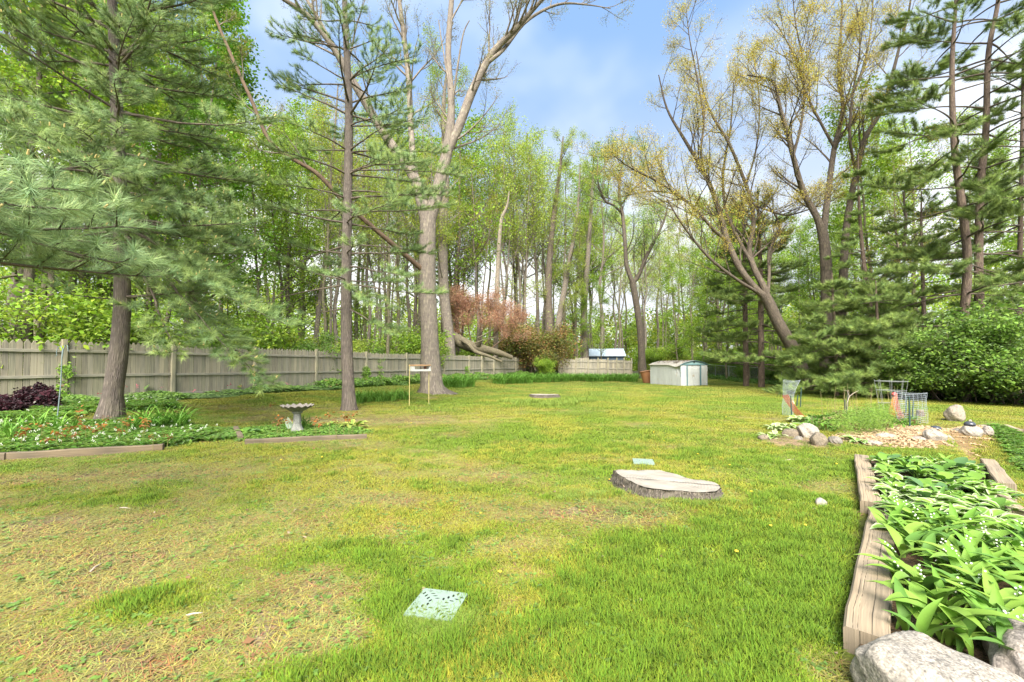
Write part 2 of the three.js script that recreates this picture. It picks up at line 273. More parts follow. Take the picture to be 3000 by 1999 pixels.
// ------------------------------------------------------------------ branching
function grow(mb, tips, r, start, dir, len, rad, level, o) {
  const n = Math.max(3, Math.ceil(len / (o.seg ?? .5))), pts = [start.clone()], rads = [rad]; const d = dir.clone().normalize(); const p = start.clone();
  for (let k = 1; k <= n; k++) { d.x += (r() - .5) * o.wob; d.z += (r() - .5) * o.wob; d.y += (r() - .5) * o.wob + (o.up ?? .05); d.normalize(); p.addScaledVector(d, len / n); pts.push(p.clone()); rads.push(mix(rad, Math.max(.006, rad * .25), k / n)); }
  mb.tube(pts, rads, level >= 2 ? 5 : level === 1 ? 4 : 3);
  if (level <= 0) { for (let k = Math.floor(n * .25); k <= n; k++) tips.push([pts[k], pts[k].clone().sub(pts[Math.max(0, k - 1)]).normalize()]); return; }
  const nc = Math.max(2, Math.round(o.kids[level] * (.75 + .5 * r()) * Math.min(1.5, len / (o.ref?.[level] ?? len))));
  for (let c = 0; c < nc; c++) {
    const t = .25 + .72 * (c + r()) / nc, f = t * n, i = Math.min(n - 1, Math.floor(f)); const q = pts[i].clone().lerp(pts[i + 1], f - i); const ax = pts[i + 1].clone().sub(pts[i]).normalize();
    const a = r() * 6.283, tilt = o.spread * (.7 + .6 * r()); let sd = V(Math.cos(a), (o.lift ?? .25), Math.sin(a)); sd.sub(ax.clone().multiplyScalar(sd.dot(ax))).normalize();
    const nd = ax.clone().multiplyScalar(Math.cos(tilt)).addScaledVector(sd, Math.sin(tilt));
    grow(mb, tips, r, q, nd, len * (o.ratio ?? .5) * (1.1 - .55 * t) * (.75 + .5 * r()), rads[i] * .6, level - 1, o);
  }
  tips.push([pts[n], d.clone()]);
}
function crownOf(parent, tips, r, geo, mat, dens, sc, col, scatter = .25, name = 'crown') {
  const list = []; for (const [p] of tips) { let m = dens; while (m > 0) { if (m >= 1 || r() < m) { const q = p.clone().add(V((r() - .5) * 2 * scatter, (r() - .5) * 2 * scatter, (r() - .5) * 2 * scatter)); const v = .78 + .44 * r(); const c = col[Math.floor(r() * col.length)]; list.push([q, randQ(r), sc * (.65 + .7 * r()), [c[0] * v, c[1] * v, c[2] * v]]); } m -= 1; } }
  return copies(name, geo, mat, list, parent);
}
const LEAFW = leafMat(1, 1, 1, .45);
const clumpA = clump(11, 15, .42, .15, .095), clumpB = clump(12, 12, .38, .12, .08, .3), clumpBig = clump(13, 20, .5, .17, .13, .7, .7), clumpFine = clump(14, 26, .34, .085, .055, .5, .8), clumpDrop = clump(15, 9, .26, .10, .035, -.5), clumpDead = clump(16, 16, .4, .16, .05, -.2);
const YG = [[.34, .43, .05], [.40, .45, .055], [.30, .42, .05], [.36, .47, .07]], MG = [[.16, .28, .04], [.20, .33, .05], [.13, .24, .04]], GOLD = [[.58, .45, .07], [.54, .47, .08], [.58, .42, .06], [.48, .47, .08]], SPR = [[.26, .41, .035], [.32, .44, .04], [.22, .37, .035]];
const barkGrey = bark(.36, .31, .255), barkDark = bark(.25, .205, .16), barkPine = bark(.255, .215, .185, .022), barkPale = bark(.50, .43, .34), barkOlive = bark(.33, .30, .19);

// ------------------------------------------------------------------ forest trees (a few kinds, then copies)
function forestTree(seed, o) {
  const r = mulberry(seed), root = new THREE.Group(), mb = new MB(), tips = []; const H = 20;
  const trunks = o.trunks ?? 1;
  for (let q = 0; q < trunks; q++) {
    const ctrl = []; let x = q * .35, z = 0; const lx = (r() - .5) * 2.2 + (q ? (q % 2 ? 1.8 : -1.6) : 0), lz = (r() - .5) * 1.6, hh = H * (q ? .85 : 1), r0 = o.r * (q ? .7 : 1);
    for (let k = 0; k <= 8; k++) { const t = k / 8; ctrl.push([V(x + lx * t * t + (r() - .5) * .35 * (k > 0), hh * t - (k ? 0 : .6), z + lz * t * t + (r() - .5) * .35 * (k > 0)), r0 * (k ? (1.02 - .93 * t) : 1.35)]); }
    const [pts, rad] = spline(ctrl, .8); mb.tube(pts, rad, 7);
    const nb = o.branches; for (let k = 0; k < nb; k++) { const t = o.from + (1 - o.from) * (k + r()) / nb, i = Math.min(pts.length - 2, Math.floor(t * (pts.length - 1))); const a = r() * 6.283, e = o.rise * (.7 + .6 * r()); grow(mb, tips, r, pts[i], V(Math.cos(a) * Math.cos(e), Math.sin(e), Math.sin(a) * Math.cos(e)), o.len * (1.15 - .75 * (t - o.from) / (1 - o.from)) * (.6 + .7 * r()), rad[i] * .5, 1, { wob: .28, up: .06, spread: .7, kids: [0, 6], ratio: .45, seg: .7, lift: .3 }); }
    if (o.stubs) for (let k = 0; k < o.stubs; k++) { const i = Math.floor((.12 + .3 * r()) * pts.length), a = r() * 6.283; grow(mb, tips, r, pts[i], V(Math.cos(a), .25, Math.sin(a)), 1.2 + 1.6 * r(), .03, 0, { wob: .3, up: .04, seg: .5 }); }
  }
  part('trunk', mb.geo(), o.bark, root);
  crownOf(root, tips, r, o.clump, LEAFW, o.dens, o.leaf ?? 1, o.col, .4);
  return root;
}
// landmarks along the view, so that each thing in a row can be told apart by what it stands behind
const MARKS = [[40, 'above the dark purple shrub'], [190, 'above the shepherd hook'], [320, 'behind the big pine trunk'], [450, 'right of the big pine trunk'], [580, 'above the second fence panel'], [700, 'left of the bird bath'], [870, 'above the bird bath'], [950, 'left of the slender pine'], [1018, 'behind the slender pine'], [1110, 'right of the slender pine'], [1200, 'above the bird feeder'], [1265, 'behind the huge forked tree'], [1340, 'above the torn end of the log'], [1400, 'above the fallen trunk'], [1470, 'above the gate end of the fence'], [1540, 'above the olive thicket'], [1610, 'above the fence gap'], [1670, 'left end of the back fence'], [1740, 'above the blue roof'], [1800, 'right of the blue roof'], [1870, 'behind the V-forked tree'], [1950, 'above the shed roof'], [2030, 'above the shed doors'], [2110, 'right of the shed'], [2200, 'left of the leaning oak'], [2290, 'behind the leaning oak'], [2370, 'between the two oaks'], [2440, 'behind the upright oak'], [2540, 'behind the thin dark pine'], [2650, 'left of the paired pines'], [2740, 'near left of the paired pines'], [2830, 'behind the paired pines'], [2920, 'right of the paired pines'], [3000, 'at the right edge']];
const nearMark = px => MARKS.reduce((a, b) => Math.abs(b[0] - px) < Math.abs(a[0] - px) ? b : a)[1];
const singledOut = [];
function nameThem() { const by = {}; for (const e of singledOut) { const [o, px, what, depth] = e; (by[what + ' ' + depth + ', ' + nearMark(px)] ??= []).push(e); } for (const [k, es] of Object.entries(by)) { es.sort((a, b) => a[1] - b[1]); es.forEach(([o], i) => { o.userData.label = es.length === 1 ? k : ((es.length === 2 ? ['left-hand ', 'right-hand '][i] : ['leftmost ', 'second ', 'third ', 'fourth ', 'fifth ', 'sixth '][i] ?? '') + k); }); } }
const kinds = [
  forestTree(101, { r: .185, branches: 20, from: .42, rise: .75, len: 4.2, dens: .85, bark: barkGrey, clump: clumpB, col: YG, stubs: 4 }),
  forestTree(102, { r: .155, branches: 17, from: .5, rise: .9, len: 3.6, dens: .8, bark: barkOlive, clump: clumpB, col: YG, stubs: 5 }),
  forestTree(103, { r: .20, branches: 22, from: .34, rise: .6, len: 4.6, dens: .75, bark: barkDark, clump: clumpA, col: SPR, stubs: 4, trunks: 2 }),
  forestTree(104, { r: .14, branches: 24, from: .2, rise: .4, len: 3.4, dens: 1.0, bark: barkOlive, clump: clumpA, col: SPR, stubs: 2 }),
  forestTree(105, { r: .17, branches: 17, from: .5, rise: .85, len: 4.2, dens: .55, bark: barkGrey, clump: clumpDrop, col: GOLD, stubs: 3, trunks: 2 }),
  forestTree(106, { r: .15, branches: 15, from: .45, rise: .95, len: 4.0, dens: .75, bark: barkGrey, clump: clumpB, col: YG, stubs: 3, trunks: 3 }),
];
function plantTree(kind, x, d, H, label, group, turn, cat = 'tree', name = 'forest_tree') {
  const o = kinds[kind].clone(); o.name = numbered(name); scene.add(o); const s = H / 20; o.scale.set(s, s, s); o.position.set(x, g(x, d), -d); o.rotation.y = turn; return tag(o, label, cat, group);
}
{
  const r = mulberry(4242); const topY = px => px < 430 ? -250 : px < 640 ? 60 : px < 900 ? 300 : px < 1250 ? 330 : px < 1760 ? 390 : px < 1860 ? 560 : px < 2500 ? 640 : 330;
  const put = (x, d, zone) => {
    const px = 1500 + F * x / d; if (px < -60 || px > 3060) return; let H = clamp(1.2 + (1069 - topY(px) + (r() - .5) * 190) / F * d, 8, 31);
    const left = px < 900; const k = zone === 'R' ? [3, 2, 3, 1][Math.floor(r() * 4)] : left ? [3, 2, 0, 4, 3, 1][Math.floor(r() * 6)] : [0, 1, 2, 5, 0, 1, 5, 4][Math.floor(r() * 8)];
    const what = k === 4 ? 'golden-budded bare tree' : k === 2 ? 'twin-trunked tree' : k === 3 ? 'low-branched leafy tree' : k === 5 ? 'clump of slim grey trunks' : k === 1 ? 'olive-barked slender tree' : 'grey slender tree';
    const group = zone === 'L' ? 'trees in the woods behind the left picket fence' : zone === 'B' ? 'trees in the far woods beyond the back fence and shed' : 'trees in the woods behind the shrubs on the right';
    const depth = zone === 'L' ? (fenceDist(x, d) > -4 ? 'close behind the fence' : fenceDist(x, d) > -11 ? 'a little into the woods' : 'deep in the woods') : zone === 'B' ? (d < 62 ? 'just beyond the back fence' : 'deep in the far woods') : (x < 30 ? 'close behind the shrubs' : 'deep in the right-hand woods');
    singledOut.push([plantTree(k, x, d, H, '', group, r() * 6.283), px, what, depth]);
  };
  // rows behind the left fence, jittered so that trunks do not line up
  for (let row = 0; row < 6; row++) { const off = [2.6, 5.2, 8.5, 13, 19, 27][row]; for (let s = -6; s < 46; s += [4.8, 4.8, 4.8, 5.2, 5.6, 6][row]) { const ss = s + (r() - .5) * 3, oo = off + (r() - .5) * 2.4; const [fx, fd] = fenceAt(ss); put(fx - .908 * oo, fd + .42 * oo, 'L'); } }
  for (let s = 2; s < 44; s += 3.4) { const oo = 4 + 12 * r(), ss = s + r(); const [fx, fd] = fenceAt(ss); const x = fx - .908 * oo, d = fd + .42 * oo, px = 1500 + F * x / d; if (px > 1280 && px < 1480) continue; singledOut.push([plantTree(3, x, d, 7 + 5 * r(), '', 'young trees behind the left fence', r() * 6, 'tree', 'young_tree'), px, 'young leafy tree', 'in the woods behind the fence']); }
  for (let k = 0; k < 34; k++) { const d = 50 + 36 * r(), px = 1480 + 800 * (k + r()) / 34; put((px - 1500) / F * d, d, 'B'); }
  for (let k = 0; k < 26; k++) { const x = 22.5 + 22 * r(), d = 17 + 40 * (k + r()) / 26; put(x, d, 'R'); }
}
// ------------------------------------------------------------------ distant wood closing the view, one mass
{
  const r = mulberry(99), list = []; const cl = clump(31, 60, 1.5, .42, .34, .3);
  for (let k = 0; k < 4600; k++) { const a = -1.05 + 2.1 * r(), R = 84 + 40 * r(); const x = R * Math.sin(a), d = R * Math.cos(a); const px = 1500 + F * x / d; const hm = px < 900 ? 18 : px < 1500 ? 15 : px < 2300 ? 12.5 : 15; const y = hm * Math.pow(r(), 1.35); const c = (r() < .6 ? YG : SPR)[Math.floor(r() * 3)], v = .8 + .4 * r(); list.push([V(x, y, -d), randQ(r), .7 + .7 * r(), [c[0] * v, c[1] * v, c[2] * v]]); }
  stuff('distant_wood', cl, LEAFW, list, 'far wood of pale green foliage closing the view at the horizon', 'wood');
}
// ------------------------------------------------------------------ bushes
function bush(seed, R, H, o) {
  const r = mulberry(seed), root = new THREE.Group(), mb = new MB(), tips = [];
  const n = o.stems ?? 9; for (let k = 0; k < n; k++) { const a = r() * 6.283, e = .7 + .8 * r(), s = V(Math.cos(a) * .15 * R, -.1, Math.sin(a) * .15 * R); grow(mb, tips, r, s, V(Math.cos(a) * Math.cos(e) * R, Math.sin(e) * H, Math.sin(a) * Math.cos(e) * R), Math.hypot(R, H) * .72 * (.7 + .4 * r()), .022, 2, { wob: .4, up: .03, spread: .8, kids: [0, 5, 6], ratio: .55, seg: .3, lift: .2 }); }
  part('stems', mb.geo(), o.bark ?? barkDark, root).userData.kind = 'stuff';
  crownOf(root, tips.filter(t => t[0].y > .12), r, o.clump, LEAFW, o.dens, o.leaf, o.col, o.scatter ?? .12, 'foliage');
  return root;
}
const bushes = [bush(201, 1.5, 2.6, { clump: clumpFine, dens: .55, leaf: .9, col: SPR }), bush(202, 1.8, 2.2, { clump: clumpFine, dens: .55, leaf: 1, col: MG }), bush(203, 1.6, 3.2, { clump: clumpA, dens: .42, leaf: .75, col: SPR }), bush(204, 1.4, 2.4, { clump: clumpFine, dens: .5, leaf: .9, col: YG }), bush(205, 1.8, 2.6, { clump: clumpA, dens: .34, leaf: .62, col: [...MG, [.21, .33, .05]] })];
function plantBush(k, x, d, s, label, group, turn, name = 'bush') { const o = bushes[k].clone(); o.name = numbered(name); scene.add(o); o.scale.set(s, s, s); o.position.set(x, g(x, d), -d); o.rotation.y = turn; return tag(o, label, 'bush', group); }
{
  const r = mulberry(555);
  for (let row = 0; row < 3; row++) for (let s = -4; s < 40; s += [2.9, 3.6, 4.6][row]) { const o = [1.9, 5.5, 11][row] + (r() - .5) * 1.4, ss = s + (r() - .5) * 1.6; const [fx, fd] = fenceAt(ss); if (ss > 23 && ss < 33 && row === 0) continue; const x = fx - .908 * o, d = fd + .42 * o; singledOut.push([plantBush([0, 2, 3, 2, 1][Math.floor(r() * 5)], x, d, .85 + .45 * r() + row * .15, '', 'undergrowth behind the left fence', r() * 6.28), 1500 + F * x / d, 'leafy undergrowth bush', ['close behind the fence', 'a little into the woods', 'deep in the woods'][row]]); }
  for (let k = 0; k < 16; k++) { const d = 19 + 29 * (k + r() * .8) / 16, x = 20.8 + 1.2 * r(); singledOut.push([plantBush([1, 1, 2, 0][Math.floor(r() * 4)], x, d, .75 + .4 * r(), '', 'shrubs along the right boundary', r() * 6.28), 1500 + F * x / d, 'low leafy shrub', 'along the chain-link fence']); }
  for (const [px, d, s] of [[2700, 18.5, 1.15], [2790, 17.4, 1.3], [2870, 17, 1.35], [2950, 16.4, 1.45], [3020, 15.8, 1.3], [2640, 19.5, 1], [2900, 19.5, 1.6], [3000, 18.5, 1.7]]) singledOut.push([plantBush(k3(px), (px - 1500) / F * d, d, s, '', 'large shrubs at the right edge of the lawn', px), px, 'large light-green shrub', d > 18 && px > 2880 ? 'behind the front shrubs' : 'at the edge of the right lawn']);
  function k3(px) { return px % 20 ? 4 : 1; }
  for (let k = 0; k < 12; k++) { const d = 49 + 6 * r(), px = 1560 + 640 * (k + r()) / 12; if (px > 1690 && px < 1850) continue; singledOut.push([plantBush([0, 3, 2][k % 3], (px - 1500) / F * d, d, 1 + .6 * r(), '', 'thicket beyond the back fence', r() * 6.28), px, 'yellow-green bush', 'beyond the back fence']); }
}
// saplings with layered green leaves by the shed
for (const [px, d, H, t] of [[2060, 37, 11, 0], [2130, 39, 12.5, 1], [2195, 36, 10, 2], [1985, 42, 12, 3], [2235, 40, 11, 4], [1760, 50, 12, 5], [1690, 51, 11, .6], [2030, 45, 14, 2.2]])
  singledOut.push([plantTree(3, (px - 1500) / F * d, d, H, '', px > 1900 ? 'young trees behind the shed' : 'young trees behind the back fence', t, 'tree', 'young_tree'), px, 'bushy young green tree', px > 1900 ? 'behind the white shed' : 'behind the back fence']);
nameThem();

// ------------------------------------------------------------------ limbs traced as bearings at their own depth
const path = (list, d) => list.map(([px, py, w, dd]) => { const D = d + (dd ?? 0); return [at(px, py, D), w * D / F / 2 / Math.hypot(1, (px - 1500) / F)]; });
function limb(mb, list, d, sides = 8) { const [pts, rad] = spline(path(list, d), .35); mb.tube(pts, rad, sides); return [pts, rad]; }
function sprout(mb, tips, r, [pts, rad], n, len, from, o, minR = .02) {
  for (let k = 0; k < n; k++) {
    const t = from + (1 - from) * (k + r()) / n, i = Math.min(pts.length - 2, Math.floor(t * (pts.length - 1))); const ax = pts[i + 1].clone().sub(pts[i]).normalize(); const a = r() * 6.283; const sd = V(Math.cos(a), .35, Math.sin(a)); sd.sub(ax.clone().multiplyScalar(sd.dot(ax))).normalize(); const tilt = .45 + .5 * r();
    grow(mb, tips, r, pts[i], ax.clone().multiplyScalar(Math.cos(tilt)).addScaledVector(sd, Math.sin(tilt)), len * (.6 + .7 * r()) * (1.15 - .5 * t), Math.max(minR, Math.min(.06, rad[i] * .45)), o.level ?? 2, o);
  }
}
const TW = { wob: .26, up: .075, spread: .65, kids: [0, 5, 4.5], ratio: .5, seg: .55, lift: .3 };
// roots flare helper
const flare = (n, amt) => (a, t, p) => 1 + amt * Math.pow(Math.max(0, 1 - t * 5), 2) * (.6 + .4 * Math.cos(a * n + 1)) + .03 * Math.cos(a * 7 + t * 9);

{ // the big forked tree
  const D = 20.6, r = mulberry(900), root = thing('forked_tree', 'huge grey-barked forked tree with flared roots in front of the fence', 'tree'); const mb = new MB(), tips = [];
  const b0 = onGround(1268, 1152), D0 = -b0.z;
  const [tp, tr] = spline([[V(b0.x, b0.y - .15, b0.z), .62], [V(b0.x - .05, b0.y + .35, b0.z), .56], ...path([[1262, 1085, 62], [1259, 1000, 52], [1252, 800, 48], [1253, 690, 47], [1255, 620, 48]], D0)], .25); mb.tube(tp, tr, 18, flare(5, 1.25));
  const L = [
    [[[1250, 650, 40], [1215, 525, 34], [1130, 400, 28], [1040, 250, 24, -.6], [970, 130, 21, -1.2], [900, 45, 17, -1.6], [810, -20, 13, -2], [740, -130, 8, -2]], 9],
    [[[985, 155, 15, -1], [935, 60, 12, -.5], [885, -30, 9, 0], [850, -150, 5, .4]], 6],
    [[[1218, 540, 22], [1205, 400, 19, 1], [1195, 210, 17, 1.6], [1172, 20, 13, 2], [1150, -150, 8, 2.2]], 8],
    [[[1260, 640, 40], [1290, 530, 37], [1312, 430, 32], [1322, 320, 22], [1313, 150, 18, .6], [1324, -20, 15, 1], [1330, -200, 8, 1.4]], 8],
    [[[1312, 445, 26], [1345, 370, 27], [1385, 265, 26], [1440, 160, 21], [1510, 85, 17, -.4], [1565, 25, 12, -.6], [1640, -60, 7, -1]], 9],
    [[[1420, 190, 13], [1470, 150, 11], [1545, 60, 9, .5], [1640, 12, 7, .8], [1720, 14, 4, 1], [1790, 25, 2, 1]], 6],
    [[[1322, 330, 8], [1340, 200, 6, -.5], [1360, 90, 4, -.7], [1375, 60, 3, -.8]], 0],
    [[[1318, 260, 6], [1300, 160, 4, .3], [1285, 60, 3, .5]], 0],
    [[[1248, 800, 17], [1165, 728, 15, -1], [1085, 660, 14, -1.6], [1008, 592, 14, -2], [930, 510, 14, -2.2], [800, 425, 13, -2.4], [735, 290, 12, -2.4], [672, 150, 11, -2.2], [622, 25, 9, -2], [600, -80, 6, -2]], 8],
  ];
  const brown = new MB(); L.forEach(([pl, n], k) => { const lm = limb(k === 8 ? brown : mb, pl, D0, 9); if (n) sprout(mb, tips, r, lm, k === 8 ? 11 : n + 5, k === 8 ? 1.9 : 3.0, .3, TW); });
  part('trunk', mb.geo(), bark(.40, .345, .29, .02), root); part('broken_limb', brown.geo(), bark(.25, .17, .11, .015), root).userData.label = 'long broken brown limb';
  crownOf(root, tips, r, clumpDrop, LEAFW, .5, .65, [[.30, .31, .06], [.36, .30, .06], [.24, .30, .05]], .2);
}
{ // leaning oak on the right
  const r = mulberry(910), root = thing('leaning_oak', 'leaning many-limbed oak with yellow catkins right of the shed', 'tree'); const mb = new MB(), tips = [], d = 25;
  const b = gp((2360 - 1500) / F * d, d, -.2);
  const [tp, tr] = spline([[b, .42], ...path([[2338, 1050, 42], [2308, 995, 39], [2279, 944, 37], [2252, 886, 35], [2238, 862, 33]], d)], .3); mb.tube(tp, tr, 12);
  const L = [
    [[[2242, 870, 30], [2219, 850, 27], [2171, 791, 26], [2133, 708, 23, .3], [2113, 638, 21, .5], [2088, 561, 19, .6], [2062, 504, 16, .8], [2005, 408, 12, 1.2], [1955, 320, 8, 1.6], [1930, 220, 4, 2]], 10],
    [[[2064, 508, 10, .8], [2054, 446, 9, .2], [2062, 357, 8, -.2], [2045, 240, 6, -.6], [2020, 110, 4, -.8], [2010, 20, 2, -1]], 9],
    [[[2133, 708, 15, .3], [2094, 676, 13, -.2], [2037, 612, 12, -.8], [1999, 580, 10, -1.2], [1922, 529, 8, -1.6], [1846, 491, 5, -2], [1790, 450, 3, -2.2]], 9],
    [[[2037, 612, 7, -.8], [1985, 572, 6, -.2], [1909, 561, 5, .3], [1830, 575, 3, .6]], 5],
    [[[2219, 856, 14], [2160, 820, 12, -.6], [2082, 759, 11, -1.2], [2031, 701, 9, -1.6], [1986, 638, 7, -2], [1955, 585, 4, -2.2]], 5],
    [[[2246, 865, 29], [2241, 848, 27], [2209, 784, 23, .4], [2196, 733, 21, .8], [2207, 670, 18, 1], [2205, 606, 16, 1], [2186, 542, 14, 1.1], [2133, 414, 11, 1.3], [2094, 351, 9, 1.5], [2062, 274, 7, 1.8], [2040, 150, 4, 2]], 12],
    [[[2207, 778, 14, .4], [2164, 701, 13, 1], [2126, 612, 11, 1.6], [2120, 500, 9, 2], [2140, 380, 7, 2.4], [2150, 240, 4, 2.6]], 9],
    [[[2250, 870, 14], [2254, 800, 13, .4], [2254, 735, 12, .8], [2284, 672, 10, 1], [2268, 625, 7, .8], [2230, 590, 5, .6]], 4],
    [[[2206, 600, 9, 1], [2262, 620, 8, .5], [2305, 631, 7, .2], [2376, 612, 5, -.2], [2445, 587, 3, -.4]], 5],
    [[[2186, 542, 8, 1.1], [2215, 440, 7, 1.5], [2225, 300, 5, 2], [2205, 150, 3, 2.2]], 8],
  ];
  for (const [pl, n] of L) sprout(mb, tips, r, limb(mb, pl.map(([a, b_, w, q]) => [a, b_, w * .82, q]), d, 7), n + 9, 3.0, .22, TW);
  part('trunk', mb.geo(), bark(.21, .17, .13), root);
  crownOf(root, tips, r, clumpDrop, LEAFW, .62, .8, GOLD, .25);
}
{ // upright oak to its right
  const r = mulberry(920), root = thing('spreading_oak', 'tall upright oak with fanning yellow-budded limbs beside the dark pines', 'tree'); const mb = new MB(), tips = [], d = 24;
  const b = gp((2425 - 1500) / F * d, d, -.2);
  const [tp, tr] = spline([[b, .45], ...path([[2424, 1000, 42], [2423, 900, 38], [2420, 765, 36], [2413, 695, 33], [2405, 660, 31]], d)], .3); mb.tube(tp, tr, 12);
  const b2 = gp((2468 - 1500) / F * 24.6, 24.6, -.2);
  const [tp2, tr2] = spline([[b2, .4], ...path([[2466, 1000, 36], [2464, 910, 33], [2470, 820, 27], [2477, 701, 24], [2490, 600, 21], [2509, 510, 20], [2534, 408, 18], [2585, 319, 15], [2617, 210, 12], [2640, 120, 9], [2662, 38, 7], [2680, -90, 4]], 24.6)], .35); mb.tube(tp2, tr2, 10); sprout(mb, tips, r, [tp2, tr2], 13, 3.2, .5, TW);
  const L = [
    [[[2410, 690, 26], [2394, 638, 22], [2356, 567, 20], [2324, 459, 16, -.6], [2305, 383, 14, -.8], [2286, 319, 12, -1], [2265, 240, 8, -1.2], [2190, 220, 4, -1.4]], 12],
    [[[2324, 459, 10, -.6], [2350, 350, 9, -1], [2355, 200, 7, -1.4], [2330, 60, 4, -1.6], [2320, -60, 2, -1.6]], 11],
    [[[2412, 690, 24], [2426, 574, 20, .6], [2445, 434, 18, 1], [2470, 319, 14, 1.2], [2458, 220, 11, 1.2], [2464, 96, 8, 1.4], [2470, -40, 5, 1.6]], 12],
    [[[2445, 434, 10, 1], [2405, 360, 9, .8], [2360, 270, 8, .6], [2330, 170, 5, .4], [2270, 60, 3, .2]], 10],
    [[[2470, 319, 9, 1.2], [2520, 230, 8, 1.6], [2550, 100, 6, 2], [2560, -30, 4, 2.2]], 10],
    [[[2509, 510, 12, .6], [2490, 400, 10, -.4], [2500, 270, 8, -.8], [2520, 140, 5, -1], [2510, 10, 3, -1.2]], 10],
    [[[2464, 905, 25, .4], [2502, 886, 24], [2560, 852, 21, -.3], [2604, 797, 17, -.6], [2640, 750, 14, -.8], [2655, 650, 10, -1], [2650, 560, 7, -1], [2690, 470, 4, -1]], 6],
  ];
  for (const [pl, n] of L) sprout(mb, tips, r, limb(mb, pl, d, 7), n + 8, 3.0, .22, TW);
  part('trunk', mb.geo(), bark(.22, .18, .14), root);
  crownOf(root, tips, r, clumpDrop, LEAFW, .62, .8, GOLD, .25);
}
{ // forked tree near the shed
  const r = mulberry(930), root = thing('small_forked_tree', 'dark V-forked tree standing left of the white shed', 'tree'); const mb = new MB(), tips = [], d = 41;
  const b = gp((1884 - 1500) / F * d, d, -.2);
  const [tp, tr] = spline([[b, .42], ...path([[1881, 1050, 22], [1876, 969, 20], [1862, 874, 19], [1853, 825, 20]], d)], .4); mb.tube(tp, tr, 9);
  for (const [pl, n] of [[[[1853, 828, 14], [1836, 778, 13], [1832, 720, 12], [1824, 630, 11, .5], [1814, 568, 9, .8], [1820, 500, 6, 1], [1830, 440, 3, 1]], 8], [[[1822, 625, 8, .5], [1800, 603, 7, 0], [1771, 587, 6, -.4], [1753, 540, 5, -.6], [1750, 470, 3, -.6]], 6], [[[1855, 828, 13], [1867, 815, 12], [1891, 759, 11, -.4], [1914, 711, 9, -.6], [1943, 654, 6, -.8], [1960, 590, 3, -1]], 8], [[[1820, 600, 6, .6], [1850, 560, 5, .2], [1890, 520, 4, 0], [1900, 470, 2, 0]], 5]]) sprout(mb, tips, r, limb(mb, pl, d, 6), n + 4, 3.6, .2, TW, .03);
  part('trunk', mb.geo(), bark(.20, .165, .13), root);
  crownOf(root, tips, r, clumpB, LEAFW, .36, .85, [...MG, [.2, .33, .05]], .35);
}
// single trunks that can be picked out in the woods
function poleTree(list, d, label, mat, n = 7, col = YG, dens = .55) {
  const r = mulberry(Math.round(list[0][0])), root = thing('woodland_tree', label, 'tree'), mb = new MB(), tips = []; const b = gp((list[0][0] - 1500) / F * d, d, -.3);
  const [pts, rad] = spline([[b, list[0][2] * d / F / 2 * 1.1], ...path(list, d)], .4); mb.tube(pts, rad, 9); if (n) sprout(mb, tips, r, [pts, rad], n + 8, 3.9, .3, TW);
  part('trunk', mb.geo(), mat, root); if (tips.length) crownOf(root, tips, r, clumpB, LEAFW, dens, .9, col, .35); return root;
}
poleTree([[38, 1000, 58], [45, 880, 54], [60, 780, 48], [55, 500, 40], [70, 200, 30], [60, -150, 20], [60, -400, 8]], 17, 'thick grey trunk with a dark scar behind the far left fence', barkGrey, 8, SPR);
poleTree([[1318, 1020, 32], [1300, 850, 31], [1298, 700, 28], [1305, 500, 22], [1300, 300, 12], [1310, 200, 5]], 37, 'grey trunk close behind the right side of the huge forked tree', bark(.40, .345, .29), 8);
poleTree([[1452, 1010, 15], [1456, 850, 14], [1462, 720, 12], [1470, 640, 10], [1485, 605, 7], [1492, 560, 3]], 42, 'pale barkless dead trunk rising behind the fallen log', barkPale, 0);
poleTree([[302, 990, 18], [298, 930, 17], [290, 800, 15], [300, 500, 12], [310, 200, 6]], 21, 'thin dark trunk behind the fence beside the big left pine', barkDark, 7, SPR);
poleTree([[445, 960, 22], [440, 890, 21], [450, 700, 19], [470, 400, 14], [500, 100, 8], [510, -100, 3]], 22, 'speckled grey trunk behind the fence right of the big left pine', barkGrey, 9, SPR);
poleTree([[925, 1010, 16], [935, 900, 15], [960, 700, 13], [975, 480, 9], [990, 250, 4]], 30, 'slim leaning trunk behind the fence left of the slender pine', barkGrey, 7);
poleTree([[1715, 1020, 20], [1712, 900, 18], [1722, 760, 15], [1735, 560, 9], [1740, 450, 4]], 52, 'grey double-barked trunk left of the blue-roofed shed', barkGrey, 7);
poleTree([[1628, 1020, 22], [1640, 930, 20], [1662, 800, 15], [1690, 640, 9], [1700, 480, 4]], 50, 'right-leaning trunk above the russet thicket', barkGrey, 7);
poleTree([[1610, 960, 24], [1606, 860, 22], [1615, 700, 17], [1640, 500, 10], [1650, 400, 4]], 51, 'dark upright trunk above the russet thicket', barkDark, 8);
